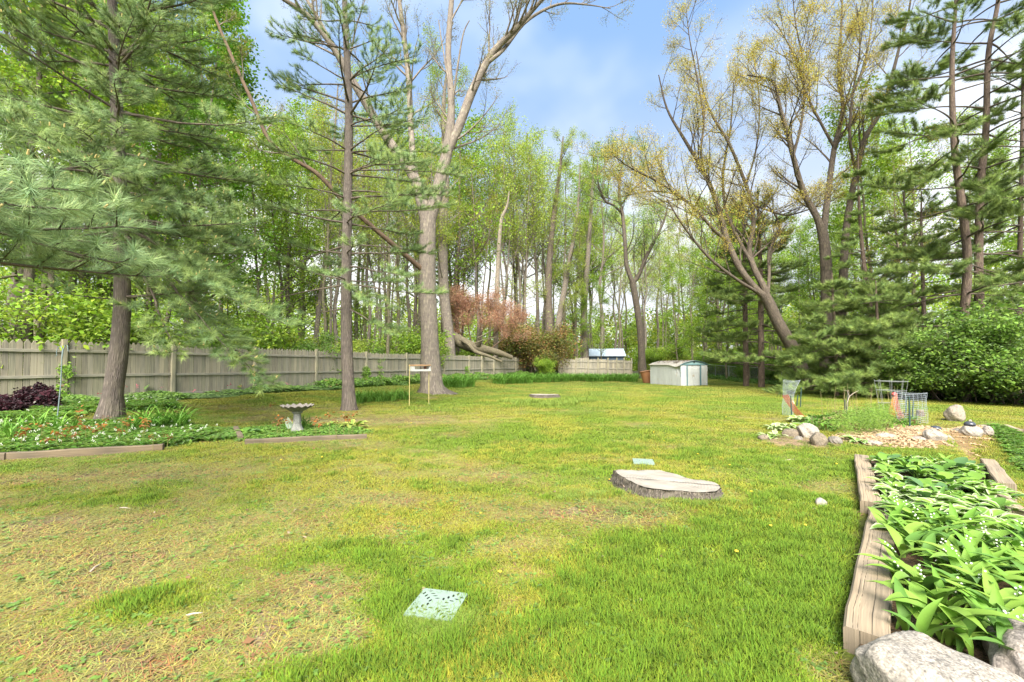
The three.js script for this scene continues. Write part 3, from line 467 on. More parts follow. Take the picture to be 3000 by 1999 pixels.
{ // bright maple behind the left fence
  for (const [px, d, H, l, t] of [[550, 20.5, 20, 'bright green maple behind the fence right of the big left pine', 1], [120, 19, 20, 'bright green maple behind the fence at the far left', 2.4], [400, 23, 19, 'bright green maple behind the trunk of the big left pine', 4]]) {
    const o = plantTree(3, (px - 1500) / F * d, d, H, l, undefined, t, 'tree', 'maple_tree'); const extra = []; const r = mulberry(px); const src = o.children.find(c => c.isInstancedMesh); const M = new THREE.Matrix4();
    for (let k = 0; k < src.count; k++) { src.getMatrixAt(k, M); const p = V(0, 0, 0).setFromMatrixPosition(M).add(V((r() - .5) * .8, (r() - .5) * .5, (r() - .5) * .8)); const v = .85 + .4 * r(); extra.push([p, randQ(r), .8 + .4 * r(), [.17 * v, .34 * v, .03 * v]]); }
    o.remove(src); copies('crown', clumpBig, LEAFW, extra, o);
  }
}

// ------------------------------------------------------------------ pines
const needleFar = needleTuft(41, 44, .17, .010, .16, .15), needleMid = needleTuft(42, 60, .135, .0052, .15, .18), needleNear = needleTuft(43, 60, .13, .0042, .12, .25);
const NEEDLE = new THREE.MeshPhysicalMaterial({ color: rgb(1, 1, 1), vertexColors: true, roughness: .7, transmission: .25, thickness: 0, side: THREE.DoubleSide, specularIntensity: .5 });
const PG = [[.22, .32, .11], [.26, .36, .115], [.19, .29, .11], [.31, .40, .12]], PD = [[.18, .26, .06], [.21, .29, .065], [.15, .23, .06], [.27, .35, .08]];
function pineBough(mb, tufts, r, start, az, el, len, rad, o) {
  const n = Math.max(5, Math.ceil(len / .22)), pts = [start.clone()], rads = [rad], p = start.clone(); let e = el; let a = az;
  for (let k = 1; k <= n; k++) { const t = k / n; e += ((o.sag ?? -.05) * (1 - 1.7 * t) + (r() - .5) * .12); a += (r() - .5) * .22; p.add(V(Math.cos(a) * Math.cos(e), Math.sin(e), Math.sin(a) * Math.cos(e)).multiplyScalar(len / n)); pts.push(p.clone()); rads.push(mix(rad, .005, t)); }
  mb.tube(pts, rads, 5);
  const first = o.first ?? .35;
  for (let k = 1; k <= n; k++) {
    const t = k / n; if (t < first) { if (o.dead && r() < o.dead) { const sd = V(r() - .5, (r() - .5) * .7, r() - .5).normalize(); mb.tube([pts[k], pts[k].clone().addScaledVector(sd, .25 + .5 * r())], [.007, .002], 3); } continue; }
    const ax = pts[k].clone().sub(pts[k - 1]).normalize(); const side = V(-ax.z, 0, ax.x).normalize();
    for (const s of [-1, 1]) {
      if (r() > (o.fill ?? .9)) continue; const tw = (o.twig ?? .75) * (1.15 - .7 * t) * (.6 + .7 * r()) * Math.min(1, len / 1.6), dir = ax.clone().multiplyScalar(.75).addScaledVector(side, s * (.6 + .4 * r())).add(V(0, .08 + .25 * (r() - .3), 0)).normalize();
      const q = pts[k].clone(), tp = [q.clone()]; const m = Math.max(2, Math.round(tw / .14)); for (let j = 1; j <= m; j++) { dir.y += .05 + (r() - .5) * .12; dir.normalize(); q.addScaledVector(dir, tw / m); tp.push(q.clone()); if (j > m * .25) { const d2 = dir.clone().add(V((r() - .5) * .7, .22 + (r() - .5) * .5, (r() - .5) * .7)).normalize(); tufts.push([q.clone(), d2]); if (r() < (o.bush ?? .5)) tufts.push([q.clone(), d2.clone().add(V((r() - .5) * 1.2, (r() - .3) * .7, (r() - .5) * 1.2)).normalize()]); } }
      mb.tube(tp, tp.map((_, j) => mix(.008, .003, j / m)), 3);
    }
    tufts.push([pts[k].clone(), ax.clone().add(V((r() - .5) * .6, .35, (r() - .5) * .6)).normalize()]);
  }
}
function pineTree(name, label, o) {
  const r = mulberry(o.seed), root = thing(name, label, 'pine tree', undefined, 0, o.group), mb = new MB(), tb = new MB(), tufts = [];
  const [pts, rad] = spline(o.trunk, .3); tb.tube(pts, rad, o.sides ?? 14, o.flare ? flare(4, o.flare) : null);
  const y0 = pts[0].y, top = pts[pts.length - 1].y; let y = o.from;
  while (y < top - .4) {
    const t = (y - y0) / (top - y0); let i = 0; while (i < pts.length - 2 && pts[i + 1].y < y) i++; const nb = (o.per ?? 4) + Math.floor(r() * 2); const a0 = r() * 6.283;
    for (let k = 0; k < nb; k++) { const a = a0 + 6.283 * k / nb + (r() - .5) * .5; const len = o.len(y, a) * (.7 + .5 * r()); if (len < .3) continue; pineBough(mb, tufts, r, pts[i], a, (o.el ?? .2) * (t < .4 ? .4 : 1) + (r() - .5) * .3 + (t > .85 ? .5 : 0), len, Math.min(.05, .012 + .012 * len), { ...o.bough, ...(o.at ? o.at(y) : {}) }); }
    y += o.step * (.7 + .6 * r());
  }
  for (const e of o.extra ?? []) pineBough(mb, tufts, r, e[0], e[1], e[2], e[3], e[4] ?? .04, { ...o.bough, ...(e[5] ?? {}) });
  part('trunk', tb.geo(), o.bark ?? barkPine, root); part('branches', mb.geo(), o.twigs ?? barkDark, root).userData.kind = 'stuff';
  copies('needles', o.tuft, NEEDLE, tufts.map(([p, d]) => { const c = o.col[Math.floor(r() * o.col.length)], v = .8 + .4 * r(); return [p, toward(d).multiply(turnY(r() * 6.28)), (o.scale ?? 1) * (.75 + .5 * r()), [c[0] * v, c[1] * v, c[2] * v]]; }), root);
  if (o.candles) { const cand = new THREE.CylinderGeometry(.005, .008, .032, 5); cand.translate(0, .025, 0); copies('candles', cand, plain(.55, .42, .16, .8), tufts.filter(() => r() < o.candles).map(([p, d]) => [p.clone().addScaledVector(d, (o.scale ?? 1) * .12), toward(d.clone().add(V(0, 1.2, 0)).normalize()), (o.candle ?? 1) * (.7 + .9 * r())]), root); }
  return root;
}
{ // big pine at the left
  const b = onGround(318, 1238), D = -b.z, P = l => path(l, D);
  pineTree('big_pine', 'big white pine with a thick leaning trunk at the left flower bed', { seed: 301, trunk: [[V(b.x, b.y - .15, b.z), .30], [V(b.x + .05, b.y + .25, b.z), .25], ...P([[330, 1150, 64], [345, 1050, 61], [356, 930, 56], [358, 800, 52], [352, 600, 47], [345, 400, 42], [336, 180, 37], [328, 0, 32], [325, -300, 26], [325, -700, 16], [325, -950, 5]])], from: 3.9, step: .5, per: 4, len: (y, a) => (y < 5 ? 2.2 : 2.9 - .1 * (y - 5)), el: .22, flare: .35,
    bough: { sag: -.045, first: .34, twig: .8, fill: .85, bush: .75, dead: .3 }, tuft: needleMid, scale: 1.15, col: PG, candles: .16, candle: 1.3, sides: 18,
    extra: [[at(357, 690, D), .34, -.44, 5.0, .05, { first: .5 }], [at(357, 700, D), .50, -.46, 4.6, .05, { first: .5 }], [at(357, 660, D), .22, -.40, 5.2, .05, { first: .55 }], [at(357, 740, D), .42, -.40, 4.0, .045, { first: .5 }], [at(360, 870, D), .35, .05, 2.1], [at(358, 640, D), .1, -.05, 3.4], [at(356, 620, D), .62, -.32, 3.6, .045], [at(356, 560, D), .85, -.38, 3.9, .045], [at(358, 700, D), .5, -.2, 3.2, .04], [at(356, 600, D), 1.1, -.3, 3.4, .04], [at(357, 520, D), .75, -.18, 4.0, .045], [at(350, 330, D), .05, -.12, 4.2, .04, { first: .62 }], [at(358, 780, D), .2, .0, 2.4], [at(358, 880, D), 2.2, .1, 1.3, .02, { first: .6, fill: .5 }], [at(356, 760, D), 2.6, 0, 2.2, .03], [at(356, 700, D), 1.7, -.05, 2.6, .03]] });
}
{ // slender pine in the middle
  const b = onGround(1022, 1202), D = -b.z, P = l => path(l, D);
  const ex = [];
  for (const [py, az, el, len, first] of [[620, 3.05, .1, 3.2, .75], [622, .1, .02, 3.6, .3], [640, .5, .1, 2.8, .35], [720, 3.4, -.1, 2.6, .85], [720, -.2, .22, 2.6, .6], [835, 3.0, -.06, 2.6, .9], [835, .15, .05, 3.0, .45], [835, .9, -.3, 2.6, .4], [780, .3, -.1, 2.6, .55], [905, .4, -.25, 2.4, .5], [905, 2.4, -.1, 1.2, .9], [370, .12, .08, 2.6, .4], [370, .55, .1, 2.6, .4], [500, .1, .08, 3.6, .4], [510, .6, .05, 3.3, .35], [560, .2, -.08, 3.4, .35], [450, .35, .12, 3.0, .35], [250, 3.3, .25, 2.4, .3], [240, .3, .3, 2.4, .3], [150, 2.9, .35, 2.2, .35]]) ex.push([at(1018, py, D), az, el, len, .032, { first }]);
  pineTree('slender_pine', 'slender pine with open whorled branches in the middle of the lawn edge', { seed: 302, trunk: [[V(b.x, b.y - .15, b.z), .30], [V(b.x, b.y + .15, b.z), .23], ...P([[1020, 1130, 37], [1015, 1000, 35], [1014, 850, 32], [1016, 700, 30], [1020, 500, 27], [1022, 300, 23], [1014, 120, 18], [1008, -40, 14], [1006, -260, 8], [1006, -420, 3]])], from: 4.4, step: .85, per: 3, len: y => (y < 7 ? 2.0 : y < 10 ? 2.4 : 2.4 - .25 * (y - 10)), el: .25, flare: .45,
    bough: { sag: -.04, first: .5, twig: .7, fill: .75, bush: .55, dead: .5 }, tuft: needleMid, scale: 1.12, col: PG, candles: .06, sides: 14, extra: ex });
}
{ // near pine whose boughs reach in from the left
  const tx = -5.75, d = 2.9, r = mulberry(303), ex = [];
  for (const [y, az, el, len, f] of [[3.05, .02, -.03, 2.55, .4], [2.80, .10, -.04, 2.75, .4], [2.62, -.06, -.06, 2.6, .4], [2.52, .12, -.02, 2.85, .42], [2.42, .0, 0, 2.6, .45], [2.7, -.18, .02, 2.4, .45], [2.9, -.14, -.04, 2.7, .45]]) ex.push([V(tx, y, -d), az, el, len, .03, { first: f, twig: .5, fill: 1, bush: .8 }]);
  for (const [y, az, el, len] of [[4.0, 2.6, .1, 2], [3.4, 3.6, 0, 2.2], [5.6, 1.5, .3, 2.2], [4.6, 4.2, .2, 1.8]]) ex.push([V(tx, y, -d), az, el, len, .03, { first: .3, twig: .6 }]);
  pineTree('near_pine', 'long-needled pine bough reaching in close at the left edge', { seed: 303, trunk: [[gp(tx, d, -.15), .26], [gp(tx, d, .2), .2], [V(tx, 3, -d), .16], [V(tx + .1, 6, -d), .1], [V(tx + .1, 8.2, -d), .02]], from: 5.8, step: .7, per: 4, len: y => 1.8 - .5 * (y - 5.8), bough: { sag: -.03, first: .3, twig: .6, fill: .95, bush: .8 }, tuft: needleNear, scale: 1.0, col: [[.24, .34, .14], [.27, .37, .15], [.20, .30, .13], [.32, .42, .17]], candles: .12, candle: .8, extra: ex });
}
// dark pines on the right
const darkBark = bark(.27, .20, .155);
function darkPine(seed, list, d, label, o = {}) {
  const b = gp((list[0][0] - 1500) / F * d, d, -.2);
  const tr = path(list, d); const topv = tr[tr.length - 1][0];
  return pineTree('dark_pine', label, { seed, trunk: [[b, tr[0][1] * 1.15], ...tr], from: o.from ?? 1.6, step: o.step ?? .8, per: o.per ?? 3, len: o.len ?? (y => clamp(3.6 - .12 * Math.abs(y - 6), .6, 3.6)), el: o.el ?? .08, bough: { sag: -.035, first: .5, twig: .9, fill: .75, bush: .55, dead: .4, ...(o.bough ?? {}) }, tuft: needleFar, scale: o.scale ?? 1.25, col: o.col ?? PD, bark: darkBark, group: o.group, extra: o.extra?.(d) });
}
darkPine(311, [[2822, 987, 33], [2835, 765, 30], [2820, 612, 27], [2797, 436, 23], [2790, 191, 17], [2800, 20, 11], [2805, -160, 5]], 19.5, 'reddish-trunked dark pine, left of the pair above the big shrubs', { per: 2, step: 1.15, len: y => clamp(3.8 - .12 * Math.abs(y - 7), .6, 3.8), el: .12, bough: { first: .55, bush: .95, twig: 1.15, fill: .85 } });
darkPine(312, [[2872, 956, 33], [2868, 765, 29], [2874, 535, 27], [2889, 382, 23], [2897, 153, 19], [2925, 0, 15], [2940, -240, 6]], 20.5, 'tall dark pine, right of the pair above the big shrubs', { per: 2, step: .95, len: y => clamp(4.6 - .1 * Math.abs(y - 9), .8, 4.6), el: .14, bough: { first: .55, bush: .95, twig: 1.2, fill: .85 } });
darkPine(313, [[2560, 979, 17], [2537, 818, 15], [2522, 673, 12], [2515, 540, 7], [2515, 450, 3]], 22, 'thin dark pine between the upright oak and the paired pines', { len: y => clamp(2.9 - .3 * (y - 2), .4, 2.9), step: .85, el: .02 });
darkPine(314, [[2709, 1010, 16], [2706, 880, 14], [2700, 700, 10], [2700, 560, 4]], 21, 'thin dark pine just left of the paired pines', { len: y => clamp(2.8 - .28 * (y - 2), .4, 2.8), step: .85, el: 0 });
darkPine(315, [[2130 + 55, 1010, 16], [2182, 850, 14], [2180, 700, 10], [2178, 600, 5]], 30, 'dark pine behind the leaning oak, nearest the shed', { len: y => clamp(3.4 - .25 * (y - 2), .4, 3.4), step: .7 });
darkPine(316, [[2230, 1000, 18], [2228, 800, 15], [2222, 640, 9], [2220, 560, 4]], 28, 'dark pine standing just behind the leaning oak trunk', { len: y => clamp(3.6 - .25 * (y - 2), .4, 3.6), step: .7 });
darkPine(317, [[2450, 1040, 12], [2446, 960, 11], [2440, 860, 8], [2438, 800, 3]], 20.5, 'low young pine with drooping boughs below the upright oak', { from: .9, step: .5, per: 4, len: y => clamp(2.9 - .55 * (y - 1), .3, 2.9), el: -.02, bough: { first: .3, bush: .5 } });
darkPine(318, [[2575, 1050, 14], [2572, 970, 12], [2568, 880, 8], [2566, 820, 3]], 19.5, 'low young pine with layered boughs left of the big shrubs', { from: .9, step: .5, per: 4, len: y => clamp(2.7 - .5 * (y - 1), .3, 2.7), el: -.02, bough: { first: .3, bush: .5 } });
darkPine(319, [[2985, 960, 22], [2990, 700, 18], [2995, 400, 13], [2998, 150, 7]], 21.5, 'dark pine cut by the right edge of the view', { per: 2, step: .9, bough: { first: .5, bush: .9, twig: 1.1, fill: .85 }, len: y => clamp(3.6 - .15 * Math.abs(y - 6), .6, 3.6) });

// ------------------------------------------------------------------ picket fence along the left
const FH = 1.95;
const picketGeos = [0, 1, 2, 3, 4, 5].map(k => { const r = mulberry(50 + k), w = .128 + .008 * (r() - .5), h = FH + (r() - .5) * .05, s = new THREE.Shape(); s.moveTo(-w / 2, 0); s.lineTo(w / 2, 0); s.lineTo(w / 2, h - .095); s.lineTo(w * .30, h - .055); s.lineTo(.012, h); s.lineTo(-.012, h); s.lineTo(-w * .30, h - .055); s.lineTo(-w / 2, h - .095); s.closePath(); const e = new THREE.ExtrudeGeometry(s, { depth: .018, bevelEnabled: true, bevelThickness: .003, bevelSize: .003, bevelSegments: 1 }); const u = e.attributes.uv; for (let q = 0; q < u.count; q++) u.setXY(q, u.getX(q) * 1.3 + k * .31, u.getY(q) * .45 + k * .17); return e; });
const fenceMats = [[.425, .38, .31], [.475, .425, .34], [.375, .335, .27], [.44, .40, .335], [.40, .37, .285]].map(c => wood(...c));
const postMat = wood(.42, .385, .29), railMat = wood(.43, .40, .345);
function fenceRun(root, posts, y0, r, o = {}) {         // posts: [x, d] in world; root at origin
  for (let k = 0; k < posts.length; k++) {
    const [x, d, ph, lean] = posts[k]; const h = (ph ?? FH + .03); const p = part('post', postGeo, postMat, root); p.scale.set(1, (h + .25) / 2.2, 1); p.position.set(x, g(x, d) - .25 + (h + .25) / 2, -d); p.rotation.y = -Math.atan2(posts[Math.min(k + 1, posts.length - 1)][1] - posts[Math.max(0, k - 1)][1], posts[Math.min(k + 1, posts.length - 1)][0] - posts[Math.max(0, k - 1)][0]) * -1; if (lean) p.rotation.z = lean; p.translateZ(.045);
    if (k === posts.length - 1 || o.skip?.includes(k)) continue;
    const [x2, d2] = posts[k + 1], L = Math.hypot(x2 - x, d2 - d), a = Math.atan2(d2 - d, x2 - x); const nrm = [Math.sin(a), -Math.cos(a)];    // toward the yard
    const tilt = (r() - .5) * .02, lift = (o.lift?.[k] ?? 0) + (r() - .5) * .03;
    for (const hy of (o.rails ?? [.12, .84, 1.62])) { const m = part('rail', railGeo(L - .1), railMat, root); const xm = (x + x2) / 2, dm = (d + d2) / 2; m.position.set(xm + nrm[0] * .042, (g(x, d) + g(x2, d2)) / 2 + hy + lift + (r() - .5) * .02, -(dm + nrm[1] * .042)); m.rotation.set(0, a + Math.PI / 2, 0, 'YXZ'); m.rotation.x = tilt; }
    const n = Math.round(L / .141); for (let q = 0; q < n; q++) { const t = (q + .5) / n, px = mix(x, x2, t), pd = mix(d, d2, t); const m = part('picket', picketGeos[Math.floor(r() * 6)], fenceMats[Math.floor(r() * 5)], root); m.position.set(px - nrm[0] * .012, g(px, pd) - .02 + lift + tilt * (t - .5) * L, -(pd - nrm[1] * .012)); m.rotation.y = a + (r() - .5) * .02; m.rotation.z = (r() - .5) * .008; m.scale.set(L / n / .139, (o.hs?.[k] ?? 1), 1); }
  }
}
const postGeo = timber(.125, .11, 2.2, .008, 3).rotateX(Math.PI / 2);
const railCache = {}; function railGeo(L) { const k = L.toFixed(1); return railCache[k] ??= timber(.04, .085, L, .004, 7 + railCache.length, 0); }
const sOf = px => { const m = (px - 1500) / F; return (m * 13.1 + 13.8) / (.42 - .908 * m); };
{
  const r = mulberry(60); const root = thing('picket_fence', 'long weathered grey picket fence along the left side of the yard', 'fence');
  const ss = [-4.6, -2.1, ...[185, 505, 745, 925, 1072, 1190, 1300, 1373, 1410].map(sOf)]; fenceRun(root, ss.map(s => fenceAt(s)), 0, r);
  const root2 = thing('fence_panel', 'short weathered fence stretch between the gate and the thicket', 'fence'); fenceRun(root2, [1447, 1510, 1561].map(p => fenceAt(sOf(p))), 0, r);
  const gate = thing('wooden_gate', 'narrow weathered picket gate hung in the left fence', 'gate'); const a = fenceAt(sOf(1412)), b = fenceAt(sOf(1445)); fenceRun(gate, [a, b], 0, r, { rails: [.06, .18, .84, 1.62] });
  const back = thing('back_fence', 'weathered stockade fence across the far end of the yard', 'fence'); const bp = [1636, 1652, 1687, 1723, 1752, 1781, 1807, 1828, 1850].map((px, k) => { const d = 46 + .1 * k; return [(px - 1500) / F * d, d]; });
  fenceRun(back, bp, 0, r, { rails: [.84, 1.55], hs: [.95, .95, 1.02, .97, .96, .95, .94, .92], lift: [0, 0, .02, -.02, -.03, -.04, -.05, -.08] });
}
// chain-link fence on the right boundary
{
  const root = thing('chain_link_fence', 'low chain-link fence under the pines on the right boundary', 'fence'); const galv = plain(.45, .47, .47, .45, .6); const p0 = [20.2, 45], p1 = [20.6, 17];
  const wires = new MB(), n = 11; const pt = (t, h) => { const x = mix(p0[0], p1[0], t), d = mix(p0[1], p1[1], t); return V(x, g(x, d) + h, -d); };
  for (let k = 0; k <= n; k++) { const m = part('post', new THREE.CylinderGeometry(.03, .03, 1.4, 8), galv, root); const q = pt(k / n, .6); m.position.copy(q); }
  part('top_rail', new MB().tube(Array.from({ length: 30 }, (_, k) => pt(k / 29, 1.24)), Array(30).fill(.022), 6).geo(), galv, root);
  const L = 28, cell = .11, N = Math.floor(L / cell); for (let k = -11; k < N; k++) for (const s of [0, 1]) { const t0 = clamp((k + (s ? 11 : 0)) / N), t1 = clamp((k + (s ? 0 : 11)) / N); if (t0 === t1) continue; wires.tube([pt(t0, .04), pt(t1, 1.22)], [.0025, .0025], 3); }
  part('wire_mesh', wires.geo(), galv, root).userData.kind = 'stuff';
  const back = thing('wire_fence', 'thin wire fence behind the white shed', 'fence'); const q0 = [15.5, 44.8], q1 = [20.1, 45.1]; const pq = (t, h) => { const x = mix(q0[0], q1[0], t), d = mix(q0[1], q1[1], t); return V(x, g(x, d) + h, -d); };
  for (let k = 0; k <= 2; k++) part('post', new THREE.CylinderGeometry(.03, .03, 1.5, 8), galv, back).position.copy(pq(k / 2, .55)); part('top_rail', new MB().tube([pq(0, 1.24), pq(.5, 1.24), pq(1, 1.24)], [.02, .02, .02], 6).geo(), galv, back);
}

// ------------------------------------------------------------------ white metal shed
{
  const root = thing('metal_shed', 'small dented white metal shed with teal trim and leaf-strewn roof', 'shed', gp(11.9, 30.2, -.02), .333); const W = 2.42, Ld = 3.35, HW = 1.56, HP = 1.84;
  const white = std({ color: rgb(.70, .72, .71), map: metalMap, roughness: .5 }), teal = plain(.115, .21, .235, .5), tealPale = plain(.25, .40, .40, .55), dark = plain(.03, .03, .03);
  const dent = (x, y, z) => { // crumple near the front corner of the long side
    const e = Math.exp(-((z + .25) ** 2 / .16 + (y - 1.45) ** 2 / .22)); return [e * (.10 + .09 * noise(z * 9, y * 8)), -e * .16 * smooth(.9, 1.5, y) - .02 * noise(z * 12, y * 9) * e]; };
  const panel = (w, h, ribs, uo) => { const mb = new MB(), nu = ribs * 6, nv = 12; for (let j = 0; j <= nv; j++) for (let i = 0; i <= nu; i++) { const u = i / nu, v = j / nv, f = u * ribs % 1; const rib = f < .12 ? f / .12 : f < .24 ? 1 : f < .36 ? (1 - (f - .24) / .12) : 0; mb.vert((u - .5) * w, v * h, rib * .014, 0, 0, 1, (u - .5) * w * .35 + uo, v * h * .35); } for (let j = 0; j < nv; j++) for (let i = 0; i < nu; i++) { const q = j * (nu + 1) + i; mb.i.push(q, q + 1, q + nu + 1, q + 1, q + nu + 2, q + nu + 1); } return mb; };
  const finish = (mb, fn) => { for (let k = 0; k < mb.p.length; k += 3) { const v = fn(mb.p[k], mb.p[k + 1], mb.p[k + 2]); mb.p[k] = v[0]; mb.p[k + 1] = v[1]; mb.p[k + 2] = v[2]; } const o = mb.geo(); o.computeVertexNormals(); return o; };
  const np = 8, pw = Ld / np; for (let k = 0; k < np; k++) { const zc = -(k + .5) * pw; part('wall_panel', finish(panel(pw, HW, 2, k * .37), (x, y, z) => { const zz = zc + x; const [a, b] = dent(0, y, zz); return [-z + a, y + b, zz]; }), white, root); }
  for (let k = 0; k < np; k++) { const zc = -(k + .5) * pw; part('wall_panel', finish(panel(pw, HW, 2, k * .29), (x, y, z) => [W + z, y, zc - x]), white, root); }
  for (let k = 0; k < 4; k++) part('wall_panel', finish(panel(W / 4, HW, 2, k * .41), (x, y, z) => [W * (k + .5) / 4 - x, y, -Ld - z]), white, root);
  const front = (x0, x1, z0, name, ribs, m = white) => part(name, finish(panel(x1 - x0, HW - .03, ribs, x0), (x, y, z) => [(x0 + x1) / 2 + x, y, z0 + z]), m, root);
  front(.03, .55, 0, 'wall_panel', 2); front(1.84, W, 0, 'wall_panel', 2);
  const dl = front(.62, 1.17, -.03, 'door', 2), dr = front(1.175, 1.74, -.03, 'door', 2);
  part('handle', boxUV(.03, .16, .03), plain(.42, .34, .25), dl).position.set(1.13, .75, -.005); part('handle', boxUV(.03, .16, .03), plain(.42, .34, .25), dr).position.set(1.215, .75, -.005);
  for (const x of [.585, 1.79]) part('door_trim', boxUV(.085, HW, .05), teal, root).position.set(x, HW / 2, .015);
  for (const x of [.015]) part('corner_trim', boxUV(.03, HW * .55, .03), teal, root).position.set(x, HW * .7, .006);
  part('floor_rail', boxUV(W, .04, Ld), plain(.2, .19, .17), root).position.set(W / 2, -.005, -Ld / 2);
  // gambrel profile
  const prof = [[-.10, HW - .05], [.30, HW + .12], [.85, HW + .235], [W / 2, HP], [W - .85, HW + .235], [W - .30, HW + .12], [W + .10, HW - .03]];
  { const sh = new THREE.Shape(); sh.moveTo(.02, HW - .02); for (const [x, y] of prof.slice(1, 6)) sh.lineTo(x, y - .03); sh.lineTo(W - .02, HW - .02); sh.closePath(); const ge = new THREE.ExtrudeGeometry(sh, { depth: .02, bevelEnabled: false }); const a = part('gable', ge, tealPale, root); a.position.z = -.01; part('gable', ge, tealPale, root).position.z = -Ld; }
  part('gable_trim', boxUV(W - .1, .05, .03), teal, root).position.set(W / 2, HW - .02, .025);
  part('gable_vent', boxUV(.10, .12, .02), dark, root).position.set(W / 2, HW + .16, .025);
  const rm = std({ color: rgb(.50, .46, .40), map: metalMap, roughness: .65 }); const nr = 11, rw = (Ld + .2) / nr;
  for (let k = 0; k < nr; k++) { // roof sheets across the shed
    const mb = new MB(), nu = 6, nv = 18; const z0 = .1 - k * rw; for (let j = 0; j <= nv; j++) for (let i = 0; i <= nu; i++) { const v = j / nv * 6, a = Math.min(5, Math.floor(v)), f = v - a; let x = mix(prof[a][0], prof[a + 1][0], f), y = mix(prof[a][1], prof[a + 1][1], f); const u = i / nu, z = z0 - u * rw; const rib = u < .16 ? Math.sin(u / .16 * Math.PI) : 0; const e = Math.exp(-((z + .35) ** 2 / .22 + x * x / .35)); y += rib * .03 + .012 - e * .13 - .03 * e * noise(z * 8, x * 8); mb.vert(x, y, z, 0, 1, 0, x * .4 + k * .23, z * .4); }
    for (let j = 0; j < nv; j++) for (let i = 0; i < nu; i++) { const q = j * (nu + 1) + i; mb.i.push(q, q + 1, q + nu + 1, q + 1, q + nu + 2, q + nu + 1); } const o = mb.geo(); o.computeVertexNormals(); part('roof_sheet', o, std({ ...{ color: rm.color, map: metalMap, roughness: .65, side: THREE.DoubleSide } }), root);
  }
  part('roof_edge', new MB().tube(prof.map(([x, y]) => V(x, y - .01, .10)), Array(7).fill(.02), 5).geo(), teal, root);
  // twigs and leaf litter on the roof
  const r = mulberry(71); const br = thing('fallen_branch', 'dead forked branch lying on the roof of the white shed', 'branch', root.position.clone(), .333); { const mb = new MB(); const roofY = (x) => { for (let k = 0; k < 6; k++) if (x <= prof[k + 1][0]) return mix(prof[k][1], prof[k + 1][1], (x - prof[k][0]) / (prof[k + 1][0] - prof[k][0])); return HW; }; for (const l of [[[.15, -.9], [.5, -.7], [.9, -1.2], [1.1, -1.5]], [[.5, -.7], [.4, -1.2], [.75, -1.6]], [[.3, -.8], [.2, -.5], [.1, -.55]], [[.9, -1.2], [1.15, -.8], [1.25, -.3]]]) mb.tube(l.map(([x, z]) => V(x, roofY(x) + .045, z)), l.map((_, k) => .02 - .004 * k), 5); part('stick', mb.geo(), bark(.22, .16, .11), br); br.children[0].name = 'twigs';
    const lit = clump(72, 6, .06, .05, .03, .9, .2); const list = []; for (let k = 0; k < 130; k++) { const x = .1 + 2.1 * r(), z = -3.2 * r(); list.push([V(x, roofY(x) + .04, z), turnY(r() * 6), .6 + r(), [.30, .17, .07]]); } copies('leaf_litter', lit, LEAFW, list, br); }
}
{ // brown bin leaning at the back of the shed
  const p = onGround(1897, 1123); const root = thing('plastic_bin', 'brown plastic bin leaning against the back of the white shed', 'bin', p, .2); const m = plain(.30, .13, .055, .6);
  const geo = new THREE.LatheGeometry([[.001, .02], [.30, .02], [.30, 0], [.32, .02], [.40, .95], [.45, .95], [.46, 1.02], [.42, 1.03], [.38, .98], [.29, .05], [.001, .05]].map(a => new THREE.Vector2(...a)), 24); const b = part('body', geo, m, root); b.rotation.z = .16; b.rotation.x = -.1; const rim = part('rim', new THREE.TorusGeometry(.44, .03, 8, 28).rotateX(Math.PI / 2).translate(0, 1.0, 0), plain(.40, .2, .11, .6), root); rim.rotation.copy(b.rotation);
  const pl = single('loose_board', timber(.09, .02, .9, .003, 9), wood(.62, .52, .4), 'pale board leaning at the foot of the brown bin', 'board'); pl.position.copy(p).add(V(.28, .16, .3)); pl.rotation.set(-.3, 1.25, 0);
}
{ // neighbour's shed with the blue-grey roof
  const d = 54, x0 = (1722 - 1500) / F * d, x1 = (1826 - 1500) / F * d; const root = thing('neighbour_shed', 'distant dark shed with a pale blue roof beyond the back fence', 'shed', gp((x0 + x1) / 2, d, .25), -.08); const w = x1 - x0;
  part('wall', boxUV(w * .92, 2.0, 3), plain(.07, .10, .14, .8), root).position.y = 1.0; const rf = new THREE.Shape(); rf.moveTo(-1.75, 0); rf.lineTo(0, .9); rf.lineTo(1.75, 0); rf.lineTo(1.75, -.09); rf.lineTo(-1.75, -.09); rf.closePath(); const q = part('roof', new THREE.ExtrudeGeometry(rf, { depth: w, bevelEnabled: false }), plain(.42, .50, .60, .6), root); q.rotation.y = Math.PI / 2; q.position.set(-w / 2, 2.08, 0); const wd = part('window', boxUV(.8, .6, .06), plain(.5, .52, .52, .3), root); wd.position.set(-.6, 1.3, 1.5); part('frame', boxUV(.9, .06, .08), plain(.6, .6, .6), wd).position.y = -.33;
}

